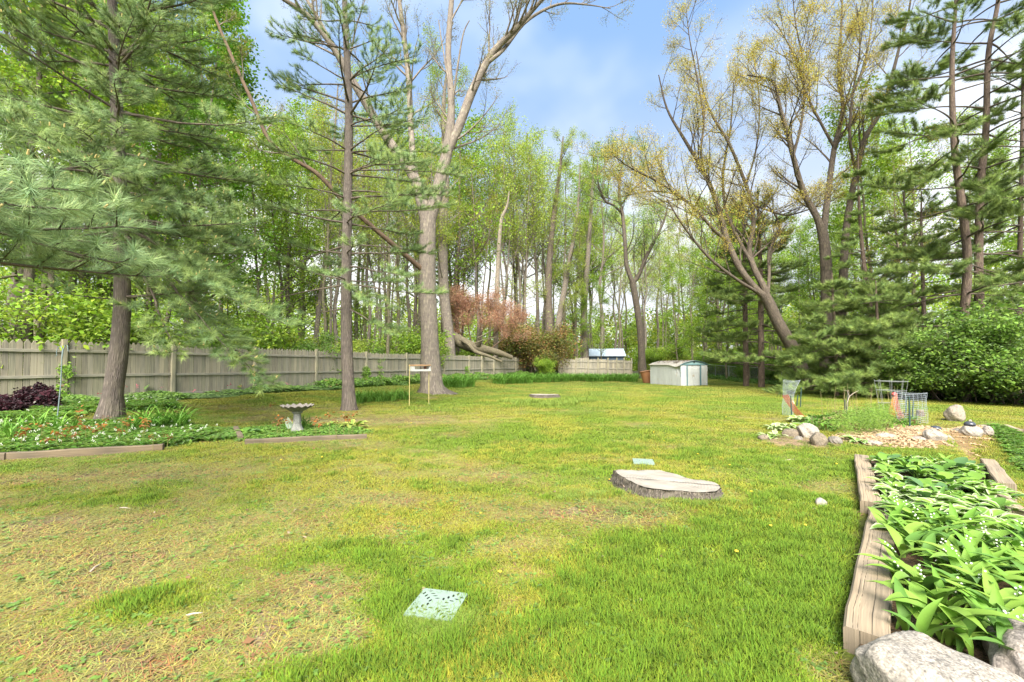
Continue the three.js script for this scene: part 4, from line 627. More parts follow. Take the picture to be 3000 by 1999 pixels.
// ------------------------------------------------------------------ fallen tree behind the fence
{
  const d = 38, root = thing('fallen_tree', 'snapped fallen trunk with russet dead leaves above the fence', 'tree'); const mb = new MB(), tips = [], r = mulberry(80);
  limb(mb, [[1318, 983, 34], [1345, 1000, 36, .2], [1385, 1018, 32, .5], [1420, 1024, 24, .9], [1462, 1034, 18, 1.4], [1500, 1048, 12, 2]], d, 12);
  limb(mb, [[1352, 995, 12, -.5], [1375, 1012, 11, -.7], [1392, 1030, 12, -.8], [1430, 1043, 9, -.8], [1470, 1060, 6, -.6]], d, 7);
  limb(mb, [[1400, 1010, 22, .4], [1404, 1000, 14, .2], [1405, 992, 10, .1]], d, 8);
  limb(mb, [[1388, 1008, 4, -.4], [1420, 995, 3, -.6], [1455, 988, 2, -.7]], d, 4); limb(mb, [[1400, 990, 4, -.2], [1425, 978, 3, -.4], [1450, 962, 2, -.5]], d, 4);
  part('trunk', mb.geo(), bark(.27, .235, .155, .015), root);
  const sp = new MB(), c0 = at(1320, 985, d - .3); for (let k = 0; k < 9; k++) { const a = k / 9 * 6.28; const q = c0.clone().add(V(-.1 + .1 * r(), Math.sin(a) * .38, Math.cos(a) * .38)); sp.tube([q, q.clone().add(V(-.25 - .3 * r(), (.25 - .9 * r()) * .5, .1 * (r() - .5)))], [.07 + .05 * r(), .008], 4); } part('torn_wood', sp.geo(), plain(.62, .55, .44, .9), root).userData.kind = 'stuff';
  const st = new MB(); for (const l of [[[1330, 930], [1345, 900], [1330, 870]], [[1380, 1000], [1370, 930], [1385, 880]], [[1400, 1000], [1430, 930], [1440, 880]], [[1420, 1010], [1470, 950], [1480, 900]], [[1360, 1000], [1340, 960], [1320, 930]], [[1440, 1020], [1500, 970], [1520, 930]]]) { const [pts, rad] = spline(l.map(([x, y], k) => [at(x, y, d + 1 + r()), .06 - .02 * k]), .3); st.tube(pts, rad, 4); sprout(st, tips, r, [pts, rad], 9, 1.7, .2, { ...TW, level: 1, kids: [0, 6] }); } part('dead_branches', st.geo(), bark(.30, .2, .14), root).userData.kind = 'stuff';
  crownOf(root, tips, r, clumpDead, LEAFW, 1.4, .8, [[.44, .24, .15], [.50, .30, .19], [.38, .20, .12], [.48, .34, .21]], .3, 'dead_leaves');
}
for (const [px, d, s, k, t] of [[1520, 45, 2.3, 3, 0], [1575, 44.5, 2.0, 0, 1.1], [1600, 46, 2.4, 3, 2.3]]) { // olive-russet thicket at the fence corner
  const o = bush(220 + k + Math.round(t), 1.5, 2.4, { clump: clumpFine, dens: .5, leaf: .9, col: [[.20, .21, .04], [.26, .20, .05], [.15, .2, .035], [.32, .19, .07]] }); o.name = numbered('thicket_bush'); scene.add(o); const x = (px - 1500) / F * d; o.scale.set(s, s, s); o.position.set(x, g(x, d), -d); tag(o, px === 1520 ? 'olive and russet bush right behind the fallen trunk' : px === 1575 ? 'olive bush spilling over the fence corner' : 'tall olive-brown bush, rightmost of the thicket at the fence corner', 'bush');
}
plantBush(0, (1595 - 1500) / F * 42.5, 42.5, .85, 'fresh green bush in the gap between the two fences', undefined, .5); plantBush(3, (1500 - 1500) / F * 46 - .5, 50, .9, 'bright green bush peeping over the fence below the fallen trunk', undefined, 1.5);

// ------------------------------------------------------------------ stumps
const ringMap = tex(512, 512, (u, v) => { const x = (u - .45) * 2.2, y = (v - .5) * 2; const q = Math.hypot(x, y) + .06 * fbm(u * 5, v * 5, 3); const rg = .5 + .5 * Math.sin(q * 95 + 3 * fbm(u * 3, v * 3, 2)); const cr = smooth(.05, 0, Math.abs(y - .25 * x - .05 + .08 * fbm(u * 8, v * 3, 2))) * smooth(.0, .3, Math.abs(x)) * .4; const k = .80 + .06 * rg + .16 * fbm(u * 7, v * 12, 4) - cr; return [k, k * .975, k * .93]; }, true); ringMap.wrapS = ringMap.wrapT = THREE.ClampToEdgeWrapping;
function stump(name, label, outline, topH, mat, seed, lean = [0, 0]) {       // outline: world points of the cut
  const r = mulberry(seed); let cx = 0, cd = 0; outline.forEach(p => { cx += p[0]; cd += p[1]; }); cx /= outline.length; cd /= outline.length; const root = thing(name, label, 'stump', gp(cx, cd)); const y0 = root.position.y;
  const cv = new THREE.CatmullRomCurve3(outline.map(p => V(p[0] - cx, 0, -(p[1] - cd))), true); const n = 96, ring = cv.getPoints(n).slice(0, n); let mx = 0; ring.forEach(p => mx = Math.max(mx, Math.abs(p.x), Math.abs(p.z)));
  const side = new MB(), rows = 9; const off = k => 1 + .035 * noise(k * .9, seed) + .02 * noise(k * .31, seed + 3);
  const topY = p => topH + lean[0] * p.x + lean[1] * p.z;
  for (let j = 0; j <= rows; j++) for (let k = 0; k <= n; k++) { const p = ring[k % n], t = j / rows; const w = (1 + .16 * Math.pow(1 - t, 1.6)) * off(k % n) + .035 * noise(k % n * .8, j * 1.2 + seed); const gr = g(cx + p.x * w, cd - p.z * w) - y0 - .05; side.vert(p.x * w, mix(gr, topY(p), t), p.z * w, p.x, 0, p.z, k / n * mx * 6 * 2.2, t * topH * 4.5); }
  for (let j = 0; j < rows; j++) for (let k = 0; k < n; k++) { const q = j * (n + 1) + k; side.i.push(q, q + n + 1, q + 1, q + 1, q + n + 1, q + n + 2); } const sg = side.geo(); sg.computeVertexNormals(); part('bark', sg, mat, root);
  const top = new MB(), m = 8; for (let j = 0; j <= m; j++) for (let k = 0; k <= n; k++) { const p = ring[k % n], w = j / m * .985; top.vert(p.x * w, topY({ x: p.x * w, z: p.z * w }) + .004 + .006 * noise(p.x * w * 14, p.z * w * 14), p.z * w, 0, 1, 0, .5 + p.x * w / mx / 2, .5 + p.z * w / mx / 2); }
  for (let j = 0; j < m; j++) for (let k = 0; k < n; k++) { const q = j * (n + 1) + k; top.i.push(q, q + 1, q + n + 1, q + 1, q + n + 2, q + n + 1); } const tg = top.geo(); tg.computeVertexNormals(); part('cut_face', tg, std({ color: rgb(.43, .405, .37), map: ringMap, bumpMap: woodBump, bumpScale: .003, roughness: .9 }), root); return root;
}
{
  const z = [[262, 165], [340, 140], [600, 150], [980, 132], [1180, 160], [1400, 215], [1600, 285], [1850, 310], [2050, 345], [2165, 410], [2170, 470], [2060, 530], [1850, 540], [1500, 522], [1100, 500], [880, 485], [700, 430], [500, 335], [350, 250]];
  const out = z.map(([a, b]) => { const q = bearing(1760 + a * .1615, 1360 + b * .1615), h = .15, t = (h - EYE) / q[1]; return [q[0] * t, -q[2] * t]; });
  stump('tree_stump', 'large weathered grey tree stump in the middle of the lawn', out, .095, bark(.25, .215, .175, .035), 5, [-.02, 0]);
  const o2 = []; const c = onGround(1592, 1166); for (let k = 0; k < 14; k++) { const a = k / 14 * 6.28, w = 1 + .16 * Math.sin(a * 3 + 1); o2.push([c.x + Math.cos(a) * .64 * w, -c.z + Math.sin(a) * .6 * w]); }
  stump('tree_stump', 'smaller ragged stump far back on the lawn in taller grass', o2, .15, bark(.27, .23, .19, .05), 6, [0, .02]);
}
// ------------------------------------------------------------------ drain grates
function grate(pts, label) {
  const c = pts.map(([x, y]) => onGround(x, y)); const cx = (c[0].x + c[2].x) / 2, cz = (c[0].z + c[2].z) / 2; const e = c[1].clone().sub(c[0]); const a = -Math.atan2(e.z, e.x); const S = .3;
  const root = thing('drain_grate', label, 'drain grate', V(cx, g(cx, -cz) + .034, cz), a); const sh = new THREE.Shape(); const h = S / 2, q = .02; sh.moveTo(-h + q, -h); sh.lineTo(h - q, -h); sh.quadraticCurveTo(h, -h, h, -h + q); sh.lineTo(h, h - q); sh.quadraticCurveTo(h, h, h - q, h); sh.lineTo(-h + q, h); sh.quadraticCurveTo(-h, h, -h, h - q); sh.lineTo(-h, -h + q); sh.quadraticCurveTo(-h, -h, -h + q, -h);
  const slot = (x, y, ang, l, w) => { const p = new THREE.Path(), n = 8; for (let k = 0; k < n; k++) { const t = k / n * 2 * Math.PI, lx = Math.cos(t) * l / 2, ly = Math.sin(t) * w / 2 * Math.abs(Math.sin(t)) ** .4 * Math.sign(1); const X = x + lx * Math.cos(ang) - ly * Math.sin(ang), Y = y + lx * Math.sin(ang) + ly * Math.cos(ang); k ? p.lineTo(X, Y) : p.moveTo(X, Y); } sh.holes.push(p); };
  for (const ox of [-.073, .073]) for (const oy of [-.073, .073]) { const s1 = ox * oy > 0 ? 1 : -1; for (let k = -1.5; k <= 1.5; k++) for (const sd of [-1, 1]) { const px = ox + k * .024 + sd * .0165, py = oy + s1 * (k * .024 - sd * .0165); slot(px, py, sd > 0 ? -.22 * s1 : s1 * (Math.PI / 2 + .22), .036, .0155); } }
  const geo = new THREE.ExtrudeGeometry(sh, { depth: .003, bevelEnabled: false }); part('plate', geo, plain(.22, .295, .24, .75), root).rotation.x = -Math.PI / 2;
  part('frame', boxUV(.3, .02, .006), plain(.22, .295, .24, .75), root).position.set(0, -.0105, .147); part('frame', boxUV(.3, .02, .006), plain(.22, .295, .24, .75), root).position.set(0, -.0105, -.147); part('box', boxUV(.285, .02, .285), plain(.018, .02, .018), root).position.y = -.022; return root;
}
grate([[1240, 1746], [1366, 1762], [1326, 1830], [1186, 1820]], 'square pale green drain grate with leaf-shaped slots in the front lawn'); grate([[1862, 1354], [1905, 1356], [1908, 1362], [1858, 1361]], 'small pale drain grate in the lawn just behind the large stump');

// ------------------------------------------------------------------ bird bath
{
  const p = onGround(870, 1268); const root = thing('bird_bath', 'pale concrete bird bath with scalloped bowl in the small flower bed', 'bird bath', p.clone().add(V(0, -.01, 0)), .2); const conc = std({ color: rgb(.36, .375, .355), map: stoneMap, bumpMap: stoneBump, bumpScale: .002, roughness: .9 }), bowlM = std({ color: rgb(.33, .30, .275), map: stoneMap, bumpMap: stoneBump, bumpScale: .003, roughness: .9 });
  const prof = [[.17, 0], [.17, .03], [.145, .06], [.115, .11], [.092, .17], [.082, .25], [.078, .34], [.074, .42], [.078, .435], [.105, .45], [.115, .48], [.115, .50], [.001, .50]]; const ped = new THREE.LatheGeometry(prof.map(a => new THREE.Vector2(...a)), 48); { const q = ped.attributes.position; for (let k = 0; k < q.count; k++) { const x = q.getX(k), y = q.getY(k), z = q.getZ(k), a = Math.atan2(z, x); if (y > .04 && y < .43) { const w = 1 + .06 * Math.abs(Math.cos(a * 4)) - .03; q.setX(k, x * w); q.setZ(k, z * w); } } ped.computeVertexNormals(); } part('pedestal', ped, conc, root);
  const bp = [[.001, .48], [.11, .48], [.15, .50], [.22, .545], [.285, .575], [.325, .60], [.332, .615], [.315, .622], [.27, .60], [.20, .565], [.10, .54], [.001, .535]]; const bowl = new THREE.LatheGeometry(bp.map(a => new THREE.Vector2(...a)), 120); { const q = bowl.attributes.position; for (let k = 0; k < q.count; k++) { const x = q.getX(k), y = q.getY(k), z = q.getZ(k), rr = Math.hypot(x, z), a = Math.atan2(z, x), t = smooth(.16, .33, rr); const w = 1 + .05 * t * Math.cos(a * 15); q.setXYZ(k, x * w, y + .016 * t * Math.cos(a * 15), z * w); } bowl.computeVertexNormals(); } part('bowl', bowl, bowlM, root);
}
{ // feeder on two poles
  const a = onGround(1199, 1191), b = onGround(1256, 1185); const root = thing('bird_feeder', 'tray bird feeder with a wooden roof on two thin yellow poles', 'bird feeder', a.clone().add(b).multiplyScalar(.5)); const dx = b.x - a.x, dz = b.z - a.z, L = Math.hypot(dx, dz); root.rotation.y = -Math.atan2(dz, dx); const pole = plain(.52, .43, .17, .6), wht = plain(.55, .55, .52, .7); const TOP = 1.50;
  for (const s of [-1, 1]) { part('pole', new THREE.CylinderGeometry(.013, .013, TOP + .1, 10), pole, root).position.set(s * L / 2, (TOP - .1) / 2, 0); } part('foot_plate', new THREE.CylinderGeometry(.06, .075, .025, 14), wht, root).position.set(L / 2, .012, 0);
  part('roof', timber(.30, .05, L * .86, .006, 21).rotateY(Math.PI / 2), wood(.56, .34, .20), root).position.set(.02, TOP - .03, 0); part('tray', boxUV(L * .86, .07, .3), wht, root).position.set(.03, TOP - .21, 0);
  for (const s of [-1, 1]) part('upright', boxUV(.03, .16, .26), wht, root).position.set(.03 + s * L * .41, TOP - .12, 0); part('seed_box', boxUV(.07, .10, .07), plain(.16, .07, .04), root).position.set(L * .3, TOP - .12, .0);
}
{ // shepherd hook
  const b = onGround(166, 1238), D = -b.z; const mb = new MB(); mb.tube([b, at(178, 1120, D), at(181, 1040, D), at(183, 1025, D), at(178, 1014, D), at(170, 1018, D), at(165, 1030, D), at(166, 1040, D), at(162, 1045, D)], [.012, .011, .010, .010, .009, .009, .008, .008, .006], 8); mb.tube([at(181, 1050, D), at(185, 1025, D), at(191, 1011, D), at(197, 1012, D), at(199, 1030, D)], [.009, .009, .008, .008, .007], 8);
  single('shepherd_hook', mb.geo(), plain(.20, .26, .27, .5, .3), 'thin grey-green double shepherd hook in the left bed', 'hook');
}

// ------------------------------------------------------------------ timber edged beds
const timL = wood(.235, .18, .125), timR = std({ color: rgb(.43, .345, .25), map: crackMap, bumpMap: crackBump, bumpScale: .012, roughness: .93 });
function bedTimber(a, b, w, h, mat, label, lift = 0, seed = 1, group) { const L = a.distanceTo(b), m = single('bed_timber', timber(w, h, L, .012, seed, seed * .13), mat, label, 'timber', group); m.position.copy(a).add(b).multiplyScalar(.5); m.position.y += h / 2 + lift; m.rotation.order = 'YXZ'; m.rotation.y = Math.atan2(b.x - a.x, b.z - a.z); m.rotation.x = -Math.asin((b.y - a.y) / L); return m; }
bedTimber(onGround(22, 1348), onGround(478, 1321), .10, .13, timL, 'long low timber edging the front of the left flower bed', -.015, 31); bedTimber(onGround(-190, 1357), onGround(18, 1349), .10, .13, timL, 'end of a timber at the far left edge of the flower bed', -.015, 32);
bedTimber(onGround(718, 1304), onGround(1074, 1287), .10, .12, timL, 'long low timber in front of the bird bath bed', -.015, 33); bedTimber(onGround(690, 1262), onGround(706, 1293), .10, .12, timL, 'short timber at the left end of the bird bath bed', -.02, 34);
// raised bed: soil, timbers
const bd = (t, q) => { const x = 3.6 + .65 * t + .76 * q, d = 4.38 + .76 * t - .65 * q; return [x, d]; };      // t along, q across
const BY = .10;
{ // soil inside the raised bed
  const mb = new MB(), nt = 40, nq = 10; for (let j = 0; j <= nt; j++) for (let i = 0; i <= nq; i++) { const [x, d] = bd(mix(-3.0, 3.1, j / nt), mix(.02, 1.12, i / nq)); mb.vert(x, BY - .03 + .015 * noise(x * 4, d * 4), -d, 0, 1, 0, x, -d); } for (let j = 0; j < nt; j++) for (let i = 0; i < nq; i++) { const q = j * (nq + 1) + i; mb.i.push(q, q + nq + 1, q + 1, q + 1, q + nq + 1, q + nq + 2); } const o = mb.geo(); o.computeVertexNormals(); structure('bed_soil', o, std({ color: rgb(.20, .125, .07), map: earthMap, bumpMap: earthBump, bumpScale: .03, roughness: 1 }));
  const P = (t, q, y) => { const [x, d] = bd(t, q); return V(x, y, -d); };
  const pxT = (px, py, h) => { const b = bearing(px, py), t = (h - EYE) / b[1]; return V(b[0] * t, 0, b[2] * t); };
  const mid = (a, b, y) => { const v = pxT(...a, y + .0).add(pxT(...b, y)).multiplyScalar(.5); v.y = 0; return v; };
  const A0 = mid([2478, 1850], [2590, 1845], .14), A1 = mid([2563, 1486], [2608, 1496], .14), B0 = mid([2532, 1466], [2577, 1474], .14), B1 = mid([2510, 1336], [2536, 1327], .14), C0 = mid([2982, 1500], [3003, 1506], .15), C1 = mid([2868, 1412], [2884, 1410], .15);
  bedTimber(A0, A1, .19, .19, timR, 'thick cracked timber at the near left side of the raised bed', -.06, 35); bedTimber(B0, B1, .17, .19, timR, 'second pale timber along the left side of the raised bed', -.06, 36);
  for (let k = 0; k < 3; k++) bedTimber(V(C0.x, 0, C0.z), V(C1.x, 0, C1.z), .15, .18, timR, ['top', 'middle', 'bottom'][k] + ' timber of the near right side of the raised bed', -.03 - .185 * k, 37 + k);
  const D0 = P(1.62, 1.2, 0), D1 = P(3.35, 1.28, 0); for (let k = 0; k < 3; k++) bedTimber(D0, D1, .15, .19, timR, ['top', 'middle', 'bottom'][k] + ' timber of the far right corner of the raised bed', -.02 - .195 * k, 41 + k);
}
// ------------------------------------------------------------------ rocks
const rockM = std({ color: rgb(.50, .46, .405), map: stoneMap, bumpMap: stoneBump, bumpScale: .007, roughness: .92 }), rockPink = std({ color: rgb(.50, .44, .395), map: stoneMap, bumpMap: stoneBump, bumpScale: .007, roughness: .92 }), rockGrey = std({ color: rgb(.36, .33, .29), map: stoneMap, bumpMap: stoneBump, bumpScale: .012, roughness: .92 }), rockBrown = std({ color: rgb(.30, .25, .185), map: stoneMap, bumpMap: stoneBump, bumpScale: .012, roughness: .92 });
function rock(seed, px, py, wpx, hpx, depthRatio, mat, label, turn = 0, tilt = 0, sink = .25, rough = .22) {
  const p = onGround(px, py), d = -p.z, w = wpx * d / F / 2 * 1.15, h = hpx * d / F / (2 - sink * 2) * 1.2; const m = single('rock', rockGeo(seed, w, h, w * depthRatio, rough), mat, label, 'rock'); m.position.set(p.x, p.y + h * (1 - 2 * sink), p.z - w * depthRatio * .6); m.rotation.set(0, turn, tilt); return m;
}
{ const m = single('boulder', rockGeo(407, .36, .26, .28, .42, 5), rockM, 'large pale boulder at the near end of the raised bed', 'boulder'); m.position.set(1.86, .02, -1.88); m.rotation.set(.1, -.35, -.3); const m2 = single('boulder', rockGeo(402, .36, .26, .34, .22, 5), rockPink, 'pinkish boulder in the bottom right corner of the view', 'boulder'); m2.position.set(2.50, .10, -1.86); m2.rotation.set(0, .3, .05); }
rock(411, 2815, 1238, 46, 42, .9, std({ color: rgb(.50, .44, .36), map: stoneMap, bumpMap: stoneBump, bumpScale: .012, roughness: .92 }), 'solitary upright boulder on the right lawn', .3, .15, .12, .16);
rock(412, 2380, 1288, 66, 38, .7, rockM, 'largest pale rock of the rock garden edge', .4, -.15, .2); rock(413, 2328, 1286, 48, 24, .7, rockBrown, 'flat brownish rock left of the largest pale rock', .2, 0, .2); rock(414, 2405, 1310, 46, 34, .8, rockBrown, 'brown mossy rock in front of the largest pale rock', .2, .1, .2); rock(415, 2456, 1304, 40, 22, .8, rockGrey, 'small grey rock right of the brown mossy rock', .8, 0, .25);
rock(416, 2345, 1296, 28, 14, .8, rockGrey, 'small dark grey stone under the flat brownish rock', .3, 0, .3); rock(417, 2240, 1292, 26, 16, .8, rockBrown, 'small brown stone at the left tip of the rock garden', .1, 0, .3); rock(418, 2566, 1307, 50, 12, .7, rockPink, 'low pinkish stone at the far left corner of the raised bed', 0, 0, .3); rock(419, 2610, 1290, 60, 16, .8, rockM, 'low pale stone half buried by the wood chips', .4, 0, .3);
rock(420, 2752, 1298, 62, 32, .7, rockM, 'broad white rock behind the raised bed', .3, -.1, .2); rock(421, 2788, 1305, 34, 24, .8, rockPink, 'pointed pinkish rock right of the broad white rock', 1, .2, .2); rock(422, 2700, 1297, 36, 14, .8, rockPink, 'low rock left of the broad white rock', 0, 0, .3); const flatRock = rock(423, 2860, 1322, 54, 30, .8, rockM, 'flat-topped pale rock carrying a solar lamp', .2, 0, .15); rock(424, 2905, 1318, 30, 24, .8, rockPink, 'rounded tan rock at the far right corner of the raised bed', .6, 0, .2); rock(425, 2815, 1312, 30, 14, .8, rockGrey, 'small dark stone between the pale rocks', 0, 0, .3);
rock(426, 2412, 1485, 34, 20, .7, rockM, 'small pale stone alone in the lawn near the raised bed', .4, .1, .35); rock(427, 1898, 1398, 14, 4, .8, rockPink, 'tiny pale stone behind the large stump', 0, 0, .3); rock(428, 2773, 1232, 18, 4, .8, rockBrown, 'small flat stone left of the solitary boulder', 0, 0, .4); rock(429, 2846, 1237, 8, 6, .8, rockM, 'tiny white stone right of the solitary boulder', 0, 0, .3);
for (const [px, py, lab] of [[2742, 1266, 'round dark solar lamp on the wood chips'], [2372, 1238, 'round dark solar lamp behind the rock garden hostas'], [2856, 1300, 'flat solar lamp lying on the flat-topped pale rock']]) { const p = onGround(px, py); if (px === 2856) { flatRock.geometry.computeBoundingBox(); p.copy(flatRock.position); p.y += flatRock.geometry.boundingBox.max.y - .06; } const o = thing('solar_lamp', lab, 'lamp', p); part('dome', new THREE.LatheGeometry([[.001, .09], [.05, .085], [.085, .06], [.10, .03], [.10, 0], [.001, 0]].map(a => new THREE.Vector2(...a)), 20), plain(.05, .055, .07, .25), o).position.y = .05; part('stake', new THREE.CylinderGeometry(.025, .012, .1, 8), plain(.04, .04, .045), o).position.y = .02; }

// ------------------------------------------------------------------ mulch and soil patches by the rock garden
function patch(name, outline, mat, lift) { const c = outline.map(([x, y]) => onGround(x, y)); const cx = c.reduce((s, p) => s + p.x, 0) / c.length, cz = c.reduce((s, p) => s + p.z, 0) / c.length; const cv = new THREE.CatmullRomCurve3(c.map(p => V(p.x, 0, p.z)), true), n = 60, ring = cv.getPoints(n); const mb = new MB(), m = 10; for (let j = 0; j <= m; j++) for (let k = 0; k <= n; k++) { const w = j / m * (1 + .05 * noise(k * .9, 3)), x = mix(cx, ring[k].x, w), z = mix(cz, ring[k].z, w); mb.vert(x, g(x, -z) + lift * (1 - .8 * w * w) + .01 * noise(x * 5, z * 5), z, 0, 1, 0, x, z); } for (let j = 0; j < m; j++) for (let k = 0; k < n; k++) { const q = j * (n + 1) + k; mb.i.push(q, q + 1, q + n + 1, q + 1, q + n + 2, q + n + 1); } const o = mb.geo(); o.computeVertexNormals(); const st = structure(name, o, mat); return [ring, V(cx, 0, cz), st]; }
const dirt = std({ color: rgb(.42, .29, .17), map: earthMap, bumpMap: earthBump, bumpScale: .025, roughness: 1 });
patch('bare_soil', [[2238, 1300], [2270, 1272], [2400, 1280], [2480, 1300], [2440, 1314], [2320, 1318]], dirt, .05);
const mulch = patch('mulch_bed', [[2440, 1290], [2560, 1256], [2680, 1252], [2790, 1262], [2860, 1285], [2900, 1305], [2740, 1316], [2560, 1308]], std({ color: rgb(.42, .27, .13), map: earthMap, bumpMap: earthBump, bumpScale: .03, roughness: 1 }), .07);
{ const r = mulberry(600), chip = boxUV(.07, .008, .022), list = []; const [ring, c] = mulch; for (let k = 0; k < 2600; k++) { const q = ring[Math.floor(r() * 60)], w = Math.sqrt(r()) * 1.02, x = mix(c.x, q.x, w), z = mix(c.z, q.z, w), v = .7 + .6 * r(); list.push([V(x, g(x, -z) + .07 * (1 - .8 * w * w) + .012, z), new THREE.Quaternion().setFromEuler(new THREE.Euler((r() - .5) * .8, r() * 6.28, (r() - .5) * .8)), .6 + r(), [.37 * v, .26 * v, .15 * v]]); } stuff('wood_chips', chip, std({ roughness: .95 }), list, 'orange-brown wood chip mulch behind the raised bed', 'wood chips'); }
patch('garden_plot', [[2922, 1262], [3010, 1258], [3080, 1268], [3100, 1330], [3020, 1322], [2965, 1296]], std({ color: rgb(.30, .225, .165), map: earthMap, bumpMap: earthBump, bumpScale: .02, roughness: 1 }), .04);
bedTimber(onGround(2869, 1254), onGround(2896, 1286), .1, .1, wood(.40, .33, .25), 'thin weathered board between the right lawn and the mulch bed', -.03, 51); bedTimber(onGround(2898, 1259), onGround(2930, 1268), .1, .09, wood(.40, .33, .25), 'short board at the far edge of the bare garden plot', -.03, 52); bedTimber(onGround(2950, 1288), onGround(2990, 1312), .1, .09, wood(.42, .35, .27), 'board along the near edge of the bare garden plot', -.03, 53);

// ------------------------------------------------------------------ stakes, nets and cages of the vegetable patch
const stakeM = plain(.025, .06, .05, .6), netM = plain(.50, .56, .60, .6), redM = plain(.45, .075, .06, .6);
function stake(px0, py0, px1, py1, label, w = 5) { const a = onGround(px0, py0), D = -a.z, b = at(px1, py1, D); const o = single('garden_stake', new MB().tube([a.clone().add(V(0, -.08, 0)), a.clone().lerp(b, .5), b], [w * D / F / 2, w * D / F / 2, w * D / F / 2 * .8], 8).geo(), stakeM, label, 'stake'); return o; }
stake(2320, 1230, 2317, 1160, 'thin green stake in front of the leaning red ribbon frame', 3.5); stake(2334, 1192, 2338, 1158, 'short green stake inside the netting roll', 3.5); stake(2345, 1195, 2348, 1135, 'tall green stake at the right of the netting roll', 3); stake(2479, 1226, 2475, 1170, 'thick dark green stake left of the bare forked twig', 5); stake(2482, 1205, 2485, 1150, 'tall dark green stake holding the bare forked twig', 4.5); stake(2666, 1260, 2664, 1162, 'tallest dark green stake in front of the wire cage', 4.5); stake(2672, 1240, 2677, 1170, 'dark green stake at the right of the wire cage', 3.5); stake(2654, 1222, 2656, 1160, 'dark green stake inside the wire cage', 4);
function net(p, radii, h, label, nr, nl, wire, mat, name = 'garden_netting', bend = 0) { // a roll of mesh: hoops and uprights
  const mb = new MB(); const P = (t, a) => { const f = t * (radii.length - 1), i = Math.min(radii.length - 2, Math.floor(f)), rr = mix(radii[i], radii[i + 1], f - i) * (1 + .1 * Math.sin(a * 3 + t * 4)); return V(p.x + Math.cos(a) * rr + bend * t * t, p.y + t * h + .02 * Math.sin(a * 2), p.z + Math.sin(a) * rr * .8); };
  for (let j = 0; j <= nr; j++) { const pts = []; for (let k = 0; k <= 18; k++) pts.push(P(j / nr, k / 18 * 6.283)); mb.tube(pts, pts.map(() => j === nr ? wire * 2 : wire), 3); } for (let k = 0; k < nl; k++) { const pts = []; for (let j = 0; j <= 8; j++) pts.push(P(j / 8, k / nl * 6.283)); mb.tube(pts, pts.map(() => wire), 3); }
  return single(name, mb.geo(), mat, label, 'netting');
}
net(onGround(2322, 1222).add(V(.05, 0, -.3)), [.14, .16, .13, .17, .22], 1.02, 'flared roll of pale bird netting standing at the left of the vegetable patch', 24, 22, .0014, netM, 'garden_netting', .16);
net(onGround(2672, 1242), [.30, .33, .34, .33], .78, 'cylinder of pale wire mesh around the right-hand stakes', 16, 24, .0016, netM); 
{ const p = onGround(2636, 1236); const o = thing('tomato_cage', 'tall wire tomato cage behind the red ribbon tripod', 'cage', p.clone().add(V(.15, 0, -.4))); for (const y of [.45, .8, 1.05]) part('hoop', new THREE.TorusGeometry(.22 + .12 * y, .005, 5, 28).rotateX(Math.PI / 2), plain(.36, .38, .36, .5, .4), o).position.y = y; for (let k = 0; k < 8; k++) { const a = k / 8 * 6.28; part('upright', new MB().tube([V(Math.cos(a) * .2, -.05, Math.sin(a) * .2), V(Math.cos(a) * .35, 1.1, Math.sin(a) * .35)], [.004, .004], 4).geo(), plain(.36, .38, .36, .5, .4), o); } }
{ // red ribbons
  const a = onGround(2350, 1222), D = -a.z; const sh = new MB(); const p0 = at(2300, 1158, D), p1 = at(2348, 1222, D - .1); const n = 16; for (let k = 0; k < 7; k++) { const o = V((k - 3) * .013, (k - 3) * .006, (k - 3) * .02); const pts = []; for (let j = 0; j <= n; j++) pts.push(p0.clone().lerp(p1, j / n).add(o).add(V(0, -.04 * Math.sin(j / n * 3.14) + .01 * noise(j, k), 0))); sh.tube(pts, pts.map(() => .007), 4); } const o = thing('ribbon_net', 'folded strip of red plastic netting leaning at the left of the vegetable patch', 'netting'); part('strip', sh.geo(), redM, o).userData.kind = 'stuff'; part('tie', new THREE.TorusGeometry(.035, .012, 6, 14), plain(.7, .6, .45), o).position.copy(at(2323, 1181, D - .05));
  const t = onGround(2622, 1235), T = at(2621, 1156, -t.z); const o2 = thing('ribbon_tripod', 'tripod of red and orange netting strips beside the wire cage', 'netting'); const mk = (x, dz, m, nn) => { const s = new MB(); for (let k = 0; k < nn; k++) { const f = V(t.x + x + (k - nn / 2) * .022, t.y - .03, t.z + dz + .02 * k); s.tube([T.clone().add(V((k - nn / 2) * .008, 0, .01 * k)), T.clone().lerp(f, .5).add(V(.01 * noise(k, 2), 0, 0)), f], [.006, .006, .006], 4); } part('strip', s.geo(), m, o2).userData.kind = 'stuff'; }; mk(-.2, .05, plain(.55, .20, .05, .7), 7); mk(.07, .1, redM, 6); mk(.2, -.15, plain(.52, .19, .06, .7), 4); part('knot', rockGeo(431, .075, .06, .06, .4, 2), redM, o2).position.copy(T);
}
{ // bare forked twig
  const a = onGround(2484, 1215), D = -a.z; const mb = new MB(); mb.tube([a, at(2482, 1180, D), at(2489, 1162, D), at(2500, 1153, D), at(2516, 1145, D)], [.01, .012, .011, .009, .005], 6); mb.tube([at(2489, 1162, D), at(2484, 1150, D), at(2486, 1143, D)], [.009, .008, .004], 5); mb.tube([at(2485, 1148, D), at(2478, 1144, D), at(2473, 1144, D)], [.006, .005, .003], 5); single('forked_twig', mb.geo(), plain(.40, .33, .26, .9), 'bare forked twig standing by the dark green stakes', 'twig');
}
